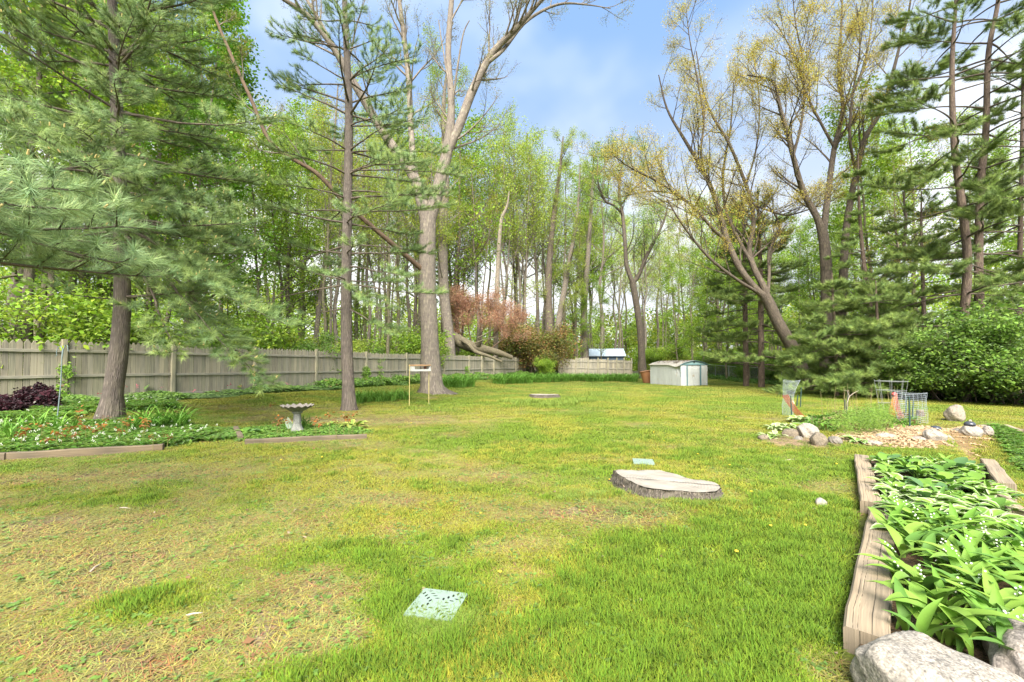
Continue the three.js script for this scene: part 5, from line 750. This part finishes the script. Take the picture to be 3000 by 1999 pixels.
{ const p = onGround(2697, 1222); const o = thing('wooden_block', 'short brown log post standing right of the wire mesh', 'log', p); part('log', new THREE.CylinderGeometry(.085, .10, .2, 14), bark(.30, .22, .15), o).position.y = .09; part('cut_face', new THREE.CylinderGeometry(.08, .08, .006, 14), plain(.4, .31, .22, .9), o).position.y = .194; }

// ------------------------------------------------------------------ plants with leaves one can pick apart
const PL = leafMat(1, 1, 1, .28); PL.roughness = .6;
const G1 = [.165, .305, .04], G2 = [.21, .36, .05], G3 = [.14, .27, .04], CREAM = [.60, .63, .42], YEL = [.60, .58, .12], BLUEG = [.12, .24, .13];
const hostaLeaves = [[G1, CREAM, .9], [G2, CREAM, 1], [[.2, .36, .06], CREAM, .85]].map(([m, e, s], k) => blade({ L: .34 * s, W: .135 * s, a0: 1.0 - .1 * k, a1: -.55, stalk: .3, mid: m, edge: e, fold: .25, p: .72 }));
const plainLeaves = [G1, G2, [.15, .28, .04], [.11, .23, .035], [.10, .20, .07]].map((m, k) => blade({ L: .33, W: .14, a0: .95, a1: -.5 + .1 * k, stalk: .3, mid: m, fold: .25, p: .72, nT: 7 }));
const lilyLeaves = [G1, G2, [.19, .34, .05], [.14, .29, .035], [.11, .23, .04], [.22, .36, .055]].map((m, q) => [m, q % 3, q]).map(([m, k, q]) => blade({ L: .23 + .02 * k + .01 * q, W: .05 + .006 * k, a0: 1.35, a1: .35 - .35 * k, mid: m, fold: .5, p: .8, nT: 7 }));
const goldLeaves = [blade({ L: .36, W: .15, a0: .95, a1: -.5, stalk: .3, mid: [.24, .36, .07], edge: YEL, fold: .25, p: .72 })];
const strapLeaves = [[.16, .33, .05], [.22, .40, .06], [.12, .28, .04]].map((m, k) => blade({ L: .62 + .06 * k, W: .022, a0: 1.45, a1: .1 - .75 * k / 2, mid: m, fold: .6, p: .6, nT: 8, tipBack: .6 }));
const stemG = plain(.15, .27, .06, .7), bellM = plain(.80, .80, .68, .6);
const bellGeo = new THREE.SphereGeometry(.0065, 7, 5);
function rosette(name, label, cat, pos, leaves, n, s, r, o = {}) {
  const root = thing(name, label, cat, pos, r() * 6.28, o.group);
  for (let k = 0; k < n; k++) { const m = part('leaf', leaves[Math.floor(r() * leaves.length)], PL, root); const ring = k / n; m.rotation.order = 'YXZ'; m.rotation.y = k * 2.39996 + (r() - .5) * .5; m.rotation.x = -(o.up ?? .3) * (1 - ring) * .9 + (r() - .5) * .25; const q = s * (.7 + .45 * r()); m.scale.set(q * (.85 + .3 * r()), q, q); m.position.set((r() - .5) * (o.w ?? .05), 0, (r() - .5) * (o.w ?? .05)); }
  if (o.flower) { const f = new MB(); const top = V((r() - .5) * .08, .17 + .05 * r(), .05 + .05 * r()); f.tube([V(0, 0, 0), V(top.x * .4, top.y * .6, top.z * .3), top], [.003, .0025, .0015], 4); const st = part('flower_stalk', f.geo(), stemG, root); const gs = []; for (let k = 0; k < 9; k++) { const t = .45 + .55 * k / 8; const c = bellGeo.clone(); c.translate(top.x * (t < .6 ? .4 * t / .6 : mix(.4, 1, (t - .6) / .4)) + (k % 2 ? .01 : -.01), top.y * t - .006, top.z * (t < .6 ? .3 * t / .6 : mix(.3, 1, (t - .6) / .4)) + (r() - .5) * .012); gs.push(c); } part('bells', mergeGeometries(gs), bellM, st).userData.kind = 'stuff'; }
  return root;
}
{
  const r = mulberry(700); const inBed = (t, q) => { const [x, d] = bd(t, q); return V(x, BY - .03, -d); };
  for (let k = 0; k < 165; k++) { // lily of the valley in the near half
    const t = -2.66 + 2.36 * ((k * .61803) % 1), q = .14 + .96 * r(); const zn = t < -1.9 ? 'next to the front boulders of the raised bed' : q < .42 ? 'beside the cracked left timber of the raised bed' : q > .8 ? 'along the right edge of the raised bed' : 'in the middle of the near raised bed'; rosette('lily_of_the_valley', 'lily of the valley shoot ' + zn, 'plant', inBed(t, q), lilyLeaves, 3 + Math.floor(r() * 2), 1.0 + .25 * r(), r, { up: .15, w: .06, flower: r() < .3, group: 'lily of the valley shoots ' + zn });
  }
  for (let k = 0; k < 38; k++) { const t = -.85 + 1.5 * ((k * .61803) % 1), q = .22 + .85 * ((k * .7549) % 1); rosette('hosta', 'cream-edged hosta in the middle of the raised bed', 'hosta', inBed(t, q), hostaLeaves, 10 + Math.floor(r() * 5), .72 + .28 * r(), r, { up: .3, group: 'cream-edged hostas in the raised bed' }); }
  for (let k = 0; k < 78; k++) { const t = .35 + 2.6 * ((k * .61803) % 1), q = .16 + .95 * ((k * .7549) % 1); const pl = k % 5 < 2 ? hostaLeaves : k % 3 === 0 ? lilyLeaves : plainLeaves; rosette(pl === hostaLeaves ? 'hosta' : 'leafy_plant', pl === hostaLeaves ? 'cream-edged hosta among plain leaves in the far half of the raised bed' : 'plain green leafy plant in the far half of the raised bed', 'plant', inBed(t, q), pl, 9 + Math.floor(r() * 4), .6 + .25 * r(), r, { up: .4, group: pl === hostaLeaves ? 'hostas in the far half of the raised bed' : 'plain green plants in the far half of the raised bed' }); }
  // rock garden hostas
  for (const [px, py, s, l] of [[2270, 1262, 1.0, 'cream-leaved hosta at the left tip of the rock garden'], [2305, 1258, 1.0, 'cream-leaved hosta with mauve spikes in the rock garden'], [2345, 1240, 1.15, 'cream-leaved hosta below the red netting strip'], [2362, 1236, .9, 'cream-leaved hosta beside the solar lamp'], [2258, 1286, .8, 'drooping pale hosta in front of the rock garden']]) rosette('hosta', l, 'hosta', onGround(px, py), [hostaLeaves[1], blade({ L: .33, W: .1, a0: 1, a1: -.5, stalk: .25, mid: [.40, .48, .20], edge: [.62, .64, .42], fold: .25 })], 22, s, r, { up: .4, w: .18 });
  rosette('hosta', 'cream-edged hosta between the small grey rock and the raised bed', 'hosta', onGround(2512, 1300), hostaLeaves, 14, 1.05, r, { up: .3, w: .1 });
  // bird bath bed
  for (const [px, py, pl, n, s, l] of [[720, 1276, plainLeaves, 14, .9, 'pale green hosta at the left end of the bird bath bed'], [850, 1266, [blade({ L: .34, W: .12, a0: 1.4, a1: .6, stalk: .2, mid: [.42, .52, .40], fold: .3 })], 4, 1, 'silvery upright leaf against the bird bath foot'], [848, 1246, goldLeaves, 5, .8, 'yellow-edged hosta behind the bird bath'], [1040, 1256, goldLeaves, 12, 1.1, 'yellow-edged hosta at the right end of the bird bath bed'], [975, 1250, goldLeaves, 6, .8, 'small yellow-edged hosta in the middle of the bird bath bed'], [760, 1278, plainLeaves, 10, .75, 'low green hosta left of the bird bath']]) rosette('hosta', l, 'hosta', onGround(px, py), pl, n, s, r, { up: .4, w: .12 });
  // strappy day lilies
  const farBlade = [0, 1, 2].map(k => blade({ L: .62 + .06 * k, W: .016, a0: 1.5, a1: .5 - .9 * k / 2, mid: [1, 1, 1], fold: .4, p: .6, nT: 5, tipBack: .6 }));
  const strap = (px, py, n, s, l, gr) => { if (s < 1.2) return rosette('daylily', l, 'daylily', onGround(px, py), strapLeaves, n, s, r, { up: .35, w: .16, group: gr }); const o = thing('strappy_plant', l, 'plant', onGround(px, py), r() * 6, gr); for (const b of farBlade) { const list = []; for (let k = 0; k < n * 1.3; k++) { const v = .75 + .5 * r(), a = r() * 6.28, q = .45 * Math.sqrt(r()) * s * .5; list.push([V(Math.cos(a) * q, 0, Math.sin(a) * q), turnY(r() * 6.28), s * (.5 + .4 * r()), [.15 * v, .31 * v, .045 * v]]); } copies('leaves', b, PL, list, o); } return o; }; const strapOld = (px, py, n, s, l, gr) => rosette('daylily', l, 'daylily', onGround(px, py), strapLeaves, n, s, r, { up: .35, w: .16, group: gr });
  for (const [px, py] of [[470, 1262], [500, 1256], [440, 1266], [415, 1258], [525, 1264], [395, 1272], [540, 1255]]) strap(px, py, 34, 1.05, 'clump of arching bright green daylily leaves right of the big pine trunk', 'daylilies right of the big pine');
  for (const [px, py] of [[10, 1285], [60, 1270], [115, 1262], [170, 1268], [215, 1280], [40, 1300]]) strap(px, py, 16, .9, 'arching daylily leaves in the left flower bed left of the pine', 'daylilies left of the big pine');
  strap(893, 1262, 40, .75, 'dark green strappy clump right of the bird bath');
  for (const [px, py] of [[1180, 1172], [1140, 1176], [1105, 1178], [1065, 1180], [1040, 1182]]) strap(px, py, 46, 1.35, 'strappy clump along the fence left of the huge forked tree', 'strappy clumps left of the forked tree');
  for (const [px, py] of [[1320, 1135], [1345, 1136], [1370, 1134]]) strap(px, py, 60, 2.0, 'strappy clump right of the huge forked tree', 'strappy clumps right of the forked tree');
  for (let k = 0; k < 11; k++) strap(1462 + 27 * k, 1126 - k * 1.1, 64, 2.1, 'tall strappy clump along the far fence and thicket', 'tall strappy clumps along the far fence');
  for (let k = 0; k < 6; k++) strap(1755 + 20 * k, 1112, 50, 2, 'grassy clump at the foot of the back fence', 'grassy clumps at the back fence');
  // russet young shoots
  const fl = clump(44, 9, .06, .06, .032, .6, .5); let n = 0; for (const [px, py, h] of [[60, 1300, .3], [72, 1293, .36], [122, 1280, .34], [160, 1300, .32], [178, 1302, .3], [208, 1288, .36], [218, 1300, .28], [252, 1285, .36], [282, 1285, .3], [345, 1288, .3], [372, 1270, .33], [415, 1282, .35], [422, 1270, .4], [230, 1236, .4], [228, 1250, .34], [310, 1250, .32], [355, 1258, .34], [447, 1312, .3], [487, 1310, .3], [300, 1270, .3], [140, 1310, .26], [820, 1256, .36], [812, 1262, .28], [843, 1264, .36], [925, 1270, .42], [938, 1272, .34], [965, 1268, .5], [985, 1274, .42], [1005, 1270, .5], [1022, 1268, .42], [1030, 1262, .5], [920, 1258, .36], [797, 1232, .55]]) { const p = onGround(px, py + 18); const o = thing('russet_shoot', px < 600 ? 'young leafy stem with a russet tip in the left flower bed' : 'young leafy stem with a russet tip in the bird bath bed', 'plant', p, r() * 6, px < 600 ? 'russet shoots in the left bed' : 'russet shoots in the bird bath bed'); const q = V((r() - .5) * .06, h, (r() - .5) * .06); part('stem', new MB().tube([V(0, -.03, 0), q], [.005, .003], 5).geo(), plain(.22, .2, .06), o); const m = copies('tip_leaves', fl, LEAFW, [[q, randQ(r), 1 + .4 * r(), [.38, .13 + .05 * r(), .03]], [q.clone().add(V(0, -.03, 0)), randQ(r), .9, [.30, .17, .04]]], o); n++; }
}
// purple shrub by the fence, vine on the post
{
  const col = [[.045, .010, .018], [.06, .013, .022], [.035, .012, .018]]; const mk = (px, py, s, l, sd) => { const o = bush(sd, .62, .62, { clump: clump(61, 24, .13, .075, .055, .6, .7), dens: .6, leaf: 1, col, stems: 8, scatter: .07, bark: bark(.2, .12, .1) }); o.name = numbered('purple_shrub'); scene.add(o); const p = onGround(px, py); o.position.copy(p); o.scale.set(s, s, s); tag(o, l, 'shrub'); };
  mk(92, 1205, .85, 'dark purple-leaved shrub against the far left fence', 230); mk(0, 1222, .6, 'smaller dark purple shrub cut by the left edge of the view', 231);
  const r = mulberry(62); for (const [s, h0, h1, n, l] of [[sOf(190), .1, 1.3, 60, 'green climbing vine on the leftmost fence post'], [sOf(1072) - .1, .2, 1.1, 90, 'bright yellow-green vine on the fence post right of the slender pine'], [sOf(1110), .5, 1.6, 24, 'thin vine climbing the fence panel left of the forked tree'], [sOf(1365), .2, 1.1, 50, 'yellow-green sapling at the fence near the gate']]) { const [x, d] = fenceAt(s); const o = thing('climbing_vine', l, 'vine', gp(x + .12, d - .06)); const st = new MB(); const pts = []; for (let k = 0; k <= 8; k++) pts.push(V((r() - .5) * .12, mix(0, h1, k / 8), .03 * r())); st.tube(pts, pts.map(() => .006), 4); part('stem', st.geo(), plain(.2, .18, .08), o); const list = []; for (let k = 0; k < n; k++) { const v = .8 + .4 * r(); list.push([V((r() - .5) * .42, mix(h0, h1, r()), (r()) * .12), randQ(r), .7 + .5 * r(), [.22 * v, .38 * v, .05 * v]]); } copies('foliage', clump(63, 9, .1, .075, .05, .4), LEAFW, list, o); }
}
// ------------------------------------------------------------------ ground cover and grass
{
  const r = mulberry(800); const cover = clump(71, 20, .15, .11, .045, .9, .75, .3), coverL = (() => { const gs = []; const q = mulberry(72); for (let k = 0; k < 7; k++) { const b = blade({ L: .2, W: .05, a0: 1.25, a1: .1, mid: [1, 1, 1].map(() => .8 + .4 * q()), fold: .4, nT: 4 }); b.rotateY(q() * 6.28); b.translate((q() - .5) * .12, 0, (q() - .5) * .12); gs.push(b); } return mergeGeometries(gs); })();
  const A = [], B = [], flowers = [], pink = [];
  const c3 = () => { const v = .75 + .5 * r(), y = r(); return [mix(.14, .20, y) * v, mix(.29, .34, y) * v, .045 * v]; };
  // strip along the fence
  for (let k = 0; k < 8200; k++) { const s = -4 + 40 * Math.pow(r(), 1.25), w = .15 + Math.pow(r(), .8) * (1.45 + .55 * noise(s * .8, 2)); const [fx, fd] = fenceAt(s); const x = fx + .908 * w, d = fd - .42 * w; const h = 1.1 + .5 * noise(s * 1.3, 9) - .28 * w; const hh = Math.max(.4, 1.7 * h) * mix(.42, .9, smooth(4, 11, s)); const up = r(); (up < .55 ? A : B).push([gp(x, d, up < .55 ? .25 * hh * r() : 0), turnY(r() * 6.28), V(1.35, hh, 1.35), c3()]); if (r() < .012) pink.push([gp(x, d, .32 * h + .1), randQ(r), 1]); }
  // left bed
  const poly = (list) => { const p = list.map(([x, y]) => onGround(x, y)); return [p, (x, z) => { let ins = false; for (let i = 0, j = p.length - 1; i < p.length; j = i++) if ((p[i].z > z) !== (p[j].z > z) && x < (p[j].x - p[i].x) * (z - p[i].z) / (p[j].z - p[i].z) + p[i].x) ins = !ins; return ins; }]; };
  const fill = (list, n, fn) => { const [p, inside] = poly(list); const x0 = Math.min(...p.map(q => q.x)), x1 = Math.max(...p.map(q => q.x)), z0 = Math.min(...p.map(q => q.z)), z1 = Math.max(...p.map(q => q.z)); let k = 0, guard = 0; while (k < n && guard++ < n * 20) { const x = mix(x0, x1, r()), z = mix(z0, z1, r()); if (!inside(x, z)) continue; fn(x, -z); k++; } };
  fill([[-160, 1352], [20, 1338], [478, 1315], [560, 1300], [640, 1275], [560, 1255], [400, 1245], [240, 1245], [60, 1255], [-160, 1262]], 2300, (x, d) => { (r() < .35 ? A : B).push([gp(x, d, .01), turnY(r() * 6.28), V(1, .9 + .5 * r(), 1), c3()]); if (r() < .06) flowers.push([gp(x, d, .15 + .06 * r()), turnY(r() * 6), .75]); });
  fill([[545, 1300], [700, 1290], [690, 1262], [600, 1262]], 160, (x, d) => B.push([gp(x, d), turnY(r() * 6.28), .9, c3()]));
  fill([[700, 1296], [1070, 1280], [1085, 1268], [990, 1250], [830, 1250], [700, 1262]], 900, (x, d) => (r() < .8 ? A : B).push([gp(x, d, .02), turnY(r() * 6.28), V(.7, .7, .7), c3()]));
  fill([[-160, 1246], [160, 1240], [250, 1215], [520, 1200], [500, 1185], [190, 1195], [-160, 1205]], 900, (x, d) => { (r() < .5 ? A : B).push([gp(x, d, .03), turnY(r() * 6.28), V(1.2, 1.5, 1.2), c3()]); if (r() < .03) flowers.push([gp(x, d, .26), turnY(r() * 6), .8]); });
  // weedy green between mulch and plot, plants beside the raised bed, vegetable patch growth
  fill([[2895, 1268], [2925, 1275], [3000, 1320], [3040, 1400], [2975, 1360], [2945, 1325], [2900, 1295]], 420, (x, d) => (r() < .5 ? A : B).push([gp(x, d, .02), turnY(r() * 6.28), V(.8, .8, .8), c3()]));
  fill([[2350, 1245], [2470, 1215], [2640, 1222], [2700, 1240], [2650, 1262], [2520, 1268], [2380, 1268]], 420, (x, d) => { const v = .8 + .4 * r(); (r() < .6 ? A : B).push([gp(x, d, .04), turnY(r() * 6.28), V(.8, .8 + 1.0 * r(), .8), r() < .35 ? [.28 * v, .22 * v, .10 * v] : c3()]); });
  stuff('ground_cover', cover, LEAFW, A, 'dense small-leaved ground cover filling the beds and fence border', 'ground cover'); stuff('bed_leaves', coverL, LEAFW, B, 'upright lance-shaped leaves filling the beds and fence border', 'ground cover');
  const bl = (() => { const q = mulberry(73), gs = []; for (let k = 0; k < 9; k++) { const s = new THREE.SphereGeometry(.007, 5, 4); s.translate((q() - .5) * .045, k * .006, (q() - .5) * .045); gs.push(s); } return mergeGeometries(gs); })(); stuff('white_blossom', bl, bellM, flowers, 'tiny white bell blossoms dotted through the left bed', 'flowers');
  const pk = clump(74, 5, .03, .045, .035, .8, .5); stuff('pink_blossom', pk, leafMat(.62, .14, .20), pink, 'few pink blossoms along the fence border', 'flowers');
  // airy fern-like growth in the vegetable patch
  const fern = clump(75, 70, .2, .06, .008, .3, 1, .2), fl = []; fill([[2430, 1262], [2560, 1232], [2610, 1240], [2600, 1280], [2460, 1284]], 130, (x, d) => { const v = .8 + .4 * r(); fl.push([gp(x, d, .12 + .28 * r()), randQ(r), 1, [.24 * v, .38 * v, .06 * v]]); }); stuff('feathery_growth', fern, LEAFW, fl, 'feathery light green growth in front of the vegetable patch', 'plants');
  // tall dry stalks
  const stalk = new MB().tube([V(0, 0, 0), V(.02, .5, .01), V(.05, .9, .03)], [.005, .004, .002], 4).geo(), sl = []; fill([[2360, 1232], [2460, 1208], [2640, 1210], [2660, 1226], [2500, 1238]], 70, (x, d) => sl.push([gp(x, d), turnY(r() * 6), .3 + .75 * r(), r() < .6 ? [.34, .27, .13] : [.2, .26, .07]])); stuff('dry_stalks', stalk, std({ roughness: .9 }), sl, 'thin dry weed stalks standing in the vegetable patch', 'weeds');
}
const tuft = (seed, n, R, h0, h1, w, lean, sh) => { const r = mulberry(seed), mb = new MB(); for (let k = 0; k < n; k++) { const a = r() * 6.28, rr = R * Math.sqrt(r()), x = Math.cos(a) * rr, z = Math.sin(a) * rr, h = mix(h0, h1, r()), b = r() * 6.28, l = lean * (.3 + r()) * h, dx = Math.cos(b) * l, dz = Math.sin(b) * l, sx = -Math.sin(b) * w / 2, sz = Math.cos(b) * w / 2, v = .72 + .56 * r(), c = [v * (1 + sh * (r() - .4)), v, v * (1 + .3 * (r() - .5))], N = [-Math.cos(b) * .4, .9, -Math.sin(b) * .4]; const q = [[x - sx, 0, z - sz], [x + sx, 0, z + sz], [x - sx * .75 + dx * .4, h * .6, z - sz * .75 + dz * .4], [x + sx * .75 + dx * .4, h * .6, z + sz * .75 + dz * .4], [x + dx, h, z + dz]].map(p => mb.vert(p[0], p[1], p[2], ...N, 0, 0, c)); mb.i.push(q[0], q[1], q[2], q[1], q[3], q[2], q[2], q[3], q[4]); } return mb.geo(); };
{
  const r = mulberry(850); const green = [tuft(81, 26, .055, .013, .030, .0038, 1.2, .35), tuft(82, 22, .06, .010, .028, .004, 1.7, .4)], straw = tuft(83, 20, .08, .006, .022, .0042, 4.5, .25), tall = tuft(84, 30, .06, .035, .085, .0045, .8, .3), weed = clump(85, 9, .045, .03, .022, 1.4, .25);
  const Gs = [[], []], S = [], Ta = [], We = []; const bedNo = (x, d) => { const q = bedQ(x, d), t = .65 * (x - 3.6) + .76 * (d - 4.38); return q > -.09 && q < 1.25 && t > -3.3 && t < 3.4; };
  const keep = [[1275, 1790, .155], [1884, 1358, .17]].map(([px, py, R]) => { const q = onGround(px, py); return [q.x, -q.z, R]; }); const onThing = (x, d) => keep.some(([a, b, R]) => Math.abs(x - a) < R && Math.abs(d - b) < R) || ((x - 1.75) / .6) ** 2 + ((d - 5.0) / .42) ** 2 < 1;
  const bands = [[1.75, 3.2, 1150], [3.2, 5, 620], [5, 8, 330], [8, 13, 165], [13, 20, 82], [20, 31, 42], [31, 46, 22]];
  for (const [d0, d1, rho] of bands) {
    const dm = (d0 + d1) / 2, sc = clamp(.85 + dm / 7, 1, 5.5); const n = Math.round((d1 - d0) * 2.55 * dm * rho);
    for (let k = 0; k < n; k++) {
      const d = Math.sqrt(mix(d0 * d0, d1 * d1, r())), x = (r() - .5) * 2.55 * d; if (lawnEdge(x, d) < .1 || bedNo(x, d) || onThing(x, d)) continue; const l = lush(x, d), p = gp(x, d, .004);
      const tone = fbm(x * .9, d * .9, 2) + .5 * fbm(x * 4.3, d * 4.7, 2), v = .78 + .44 * r(); const c = mix3([.31, .315, .035], [.18, .27, .018], smooth(-.3, .36, tone + .4 * (l - .8) + .4 * (r() - .5))); const cc = c;
      if (r() < smooth(.1, .78, l)) { const hh = mix(.6, 1.15, smooth(.4, 1.2, l)) * (.75 + .5 * r()); Gs[k & 1].push([p, turnY(r() * 6.28), V(sc, Math.min(1.7, .7 + sc * .3) * hh, sc), [cc[0] * v, cc[1] * v, cc[2] * v]]); if (l > .98 && r() < .22 && d < 9) Ta.push([p, turnY(r() * 6.28), V(1, .7 * hh, 1), [.13 * v, .23 * v, .016 * v]]); }
      if (d < 16 && r() < smooth(1.05, .3, l) * .7 * smooth(-.15, .3, l + .25 * (r() - .3))) S.push([p, turnY(r() * 6.28), V(sc * 1.1, 1, sc * 1.1), [.35 * v, .32 * v, .09 * v].map((q, i) => mix(q, [.22, .13, .06][i], r() < .2 ? .8 : 0))]);
      if (d < 12 && r() < .035) We.push([p.clone().add(V(0, .015, 0)), turnY(r() * 6), 1 + .4 * r(), [.17 * v, .30 * v, .05 * v]]);
    }
  }
  // longer grass round the far stump and the feet of things
  for (const [px, py, n, R] of [[1592, 1186, 90, 1.3], [1520, 1180, 60, .9], [1670, 1180, 70, 1.0], [1280, 1842, 60, .2], [1340, 1835, 40, .12], [1215, 1832, 20, .1], [1700, 1455, 40, .3], [2060, 1470, 40, .3], [1900, 1472, 40, .5], [300, 1350, 90, 1.2], [880, 1302, 60, 1]]) { const c = onGround(px, py); for (let k = 0; k < n; k++) { const a = r() * 6.28, q = R * Math.sqrt(r()), x = c.x + Math.cos(a) * q, d = -c.z + Math.sin(a) * q * .7; Ta.push([gp(x, d), turnY(r() * 6), py < 1200 ? V(2, 1.6 + r(), 2) : V(1.2, py < 1300 ? 1.3 : .6, 1.2), [.21, .30, .045]]); } }
  const GM = leafMat(1, 1, 1, .30); GM.roughness = .85;
  stuff('grass', green[0], GM, Gs[0], 'short spring lawn grass covering the yard', 'grass'); stuff('mown_grass', green[1], GM, Gs[1], 'short mown lawn grass covering the yard', 'grass'); stuff('dry_grass', straw, GM, S, 'flattened straw-coloured dead grass on the thin lawn', 'grass'); stuff('long_grass', tall, GM, Ta, 'longer dark green grass tufts in the lawn', 'grass'); stuff('lawn_weeds', weed, LEAFW, We, 'small broad-leaved weeds in the lawn', 'weeds');
}
{ const r = mulberry(860), lf = clump(95, 1, .001, .042, .022, 1.2, .2), list = [], dl = []; for (let k = 0; k < 420; k++) { const d = 1.8 + 16 * Math.pow(r(), 1.4), x = (r() - .5) * 2.3 * d; if (lawnEdge(x, d) < 0) continue; const v = .7 + .6 * r(); list.push([gp(x, d, .03), randQ(r), .5 + .8 * r(), r() < .75 ? [.24 * v, .14 * v, .07 * v] : [.5 * v, .42 * v, .3 * v]]); } stuff('fallen_leaves', lf, LEAFW, list, 'scattered dry brown leaves on the lawn', 'leaves'); for (let k = 0; k < 60; k++) { const d = 3 + 18 * r(), x = (r() - .4) * 1.6 * d; if (lawnEdge(x, d) < 0) continue; dl.push([gp(x, d, .05), turnY(0), .8 + .5 * r()]); } stuff('dandelions', new THREE.SphereGeometry(.014, 7, 5).scale(1, .5, 1), plain(.62, .45, .03), dl, 'tiny yellow dandelion flowers dotted over the lawn', 'flowers'); }
// low green growth along the wood edge on the right and at the back
{ const r = mulberry(870), cl = clump(91, 34, .3, .12, .07, .8, .6), list = []; for (let k = 0; k < 2600; k++) { const d = 15 + 31 * r(), x = 19.3 + 2.6 * Math.pow(r(), 1.3) - .02 * Math.max(0, 30 - d), v = .75 + .5 * r(); list.push([gp(x, d, .06), turnY(r() * 6), .6 + .9 * r(), [.12 * v, .24 * v, .03 * v]]); } for (let k = 0; k < 900; k++) { const d = 44.6 + 3 * r(), x = 4 + 17 * r(), v = .75 + .5 * r(); if (x > 4 && x < 13.5 && d > 45.7) continue; list.push([gp(x, d, .06), turnY(r() * 6), .6 + .8 * r(), [.15 * v, .28 * v, .04 * v]]); } stuff('wood_edge_growth', cl, LEAFW, list, 'low green weeds along the edge of the woods', 'undergrowth');
  const L2 = []; for (let k = 0; k < 5200; k++) { const s = -6 + 50 * r(), o = .5 + 26 * r(); const [fx, fd] = fenceAt(s); const v = .75 + .5 * r(); L2.push([gp(fx - .908 * o, fd + .42 * o, .3 * r()), turnY(r() * 6), 1.2 + 1.6 * r(), [.15 * v, .29 * v, .035 * v]]); } stuff('forest_undergrowth', cl, LEAFW, L2, 'green undergrowth carpeting the woods behind the left fence', 'undergrowth'); }
// sticks lying about
for (const [x0, y0, x1, y1, l] of [[262, 1683, 300, 1655, 'short pale stick on the bare patch at the left'], [350, 1492, 385, 1494, 'thin grey twig on the thin grass at the left'], [545, 1810, 595, 1802, 'thin brown twig on the thin grass at the lower left'], [2292, 1353, 2332, 1348, 'brown twig on the lawn left of the raised bed']]) { const a = onGround(x0, y0), b = onGround(x1, y1); a.y += .012; b.y += .012; single('stick', new MB().tube([a, a.clone().lerp(b, .5).add(V(0, .01, .01)), b], [.007, .006, .003], 6).geo(), plain(.40, .33, .26, .9), l, 'stick'); }

scene.traverse(o => { if (o.isMesh) { o.castShadow = true; o.receiveShadow = true; } });
renderer.render(scene, camera);
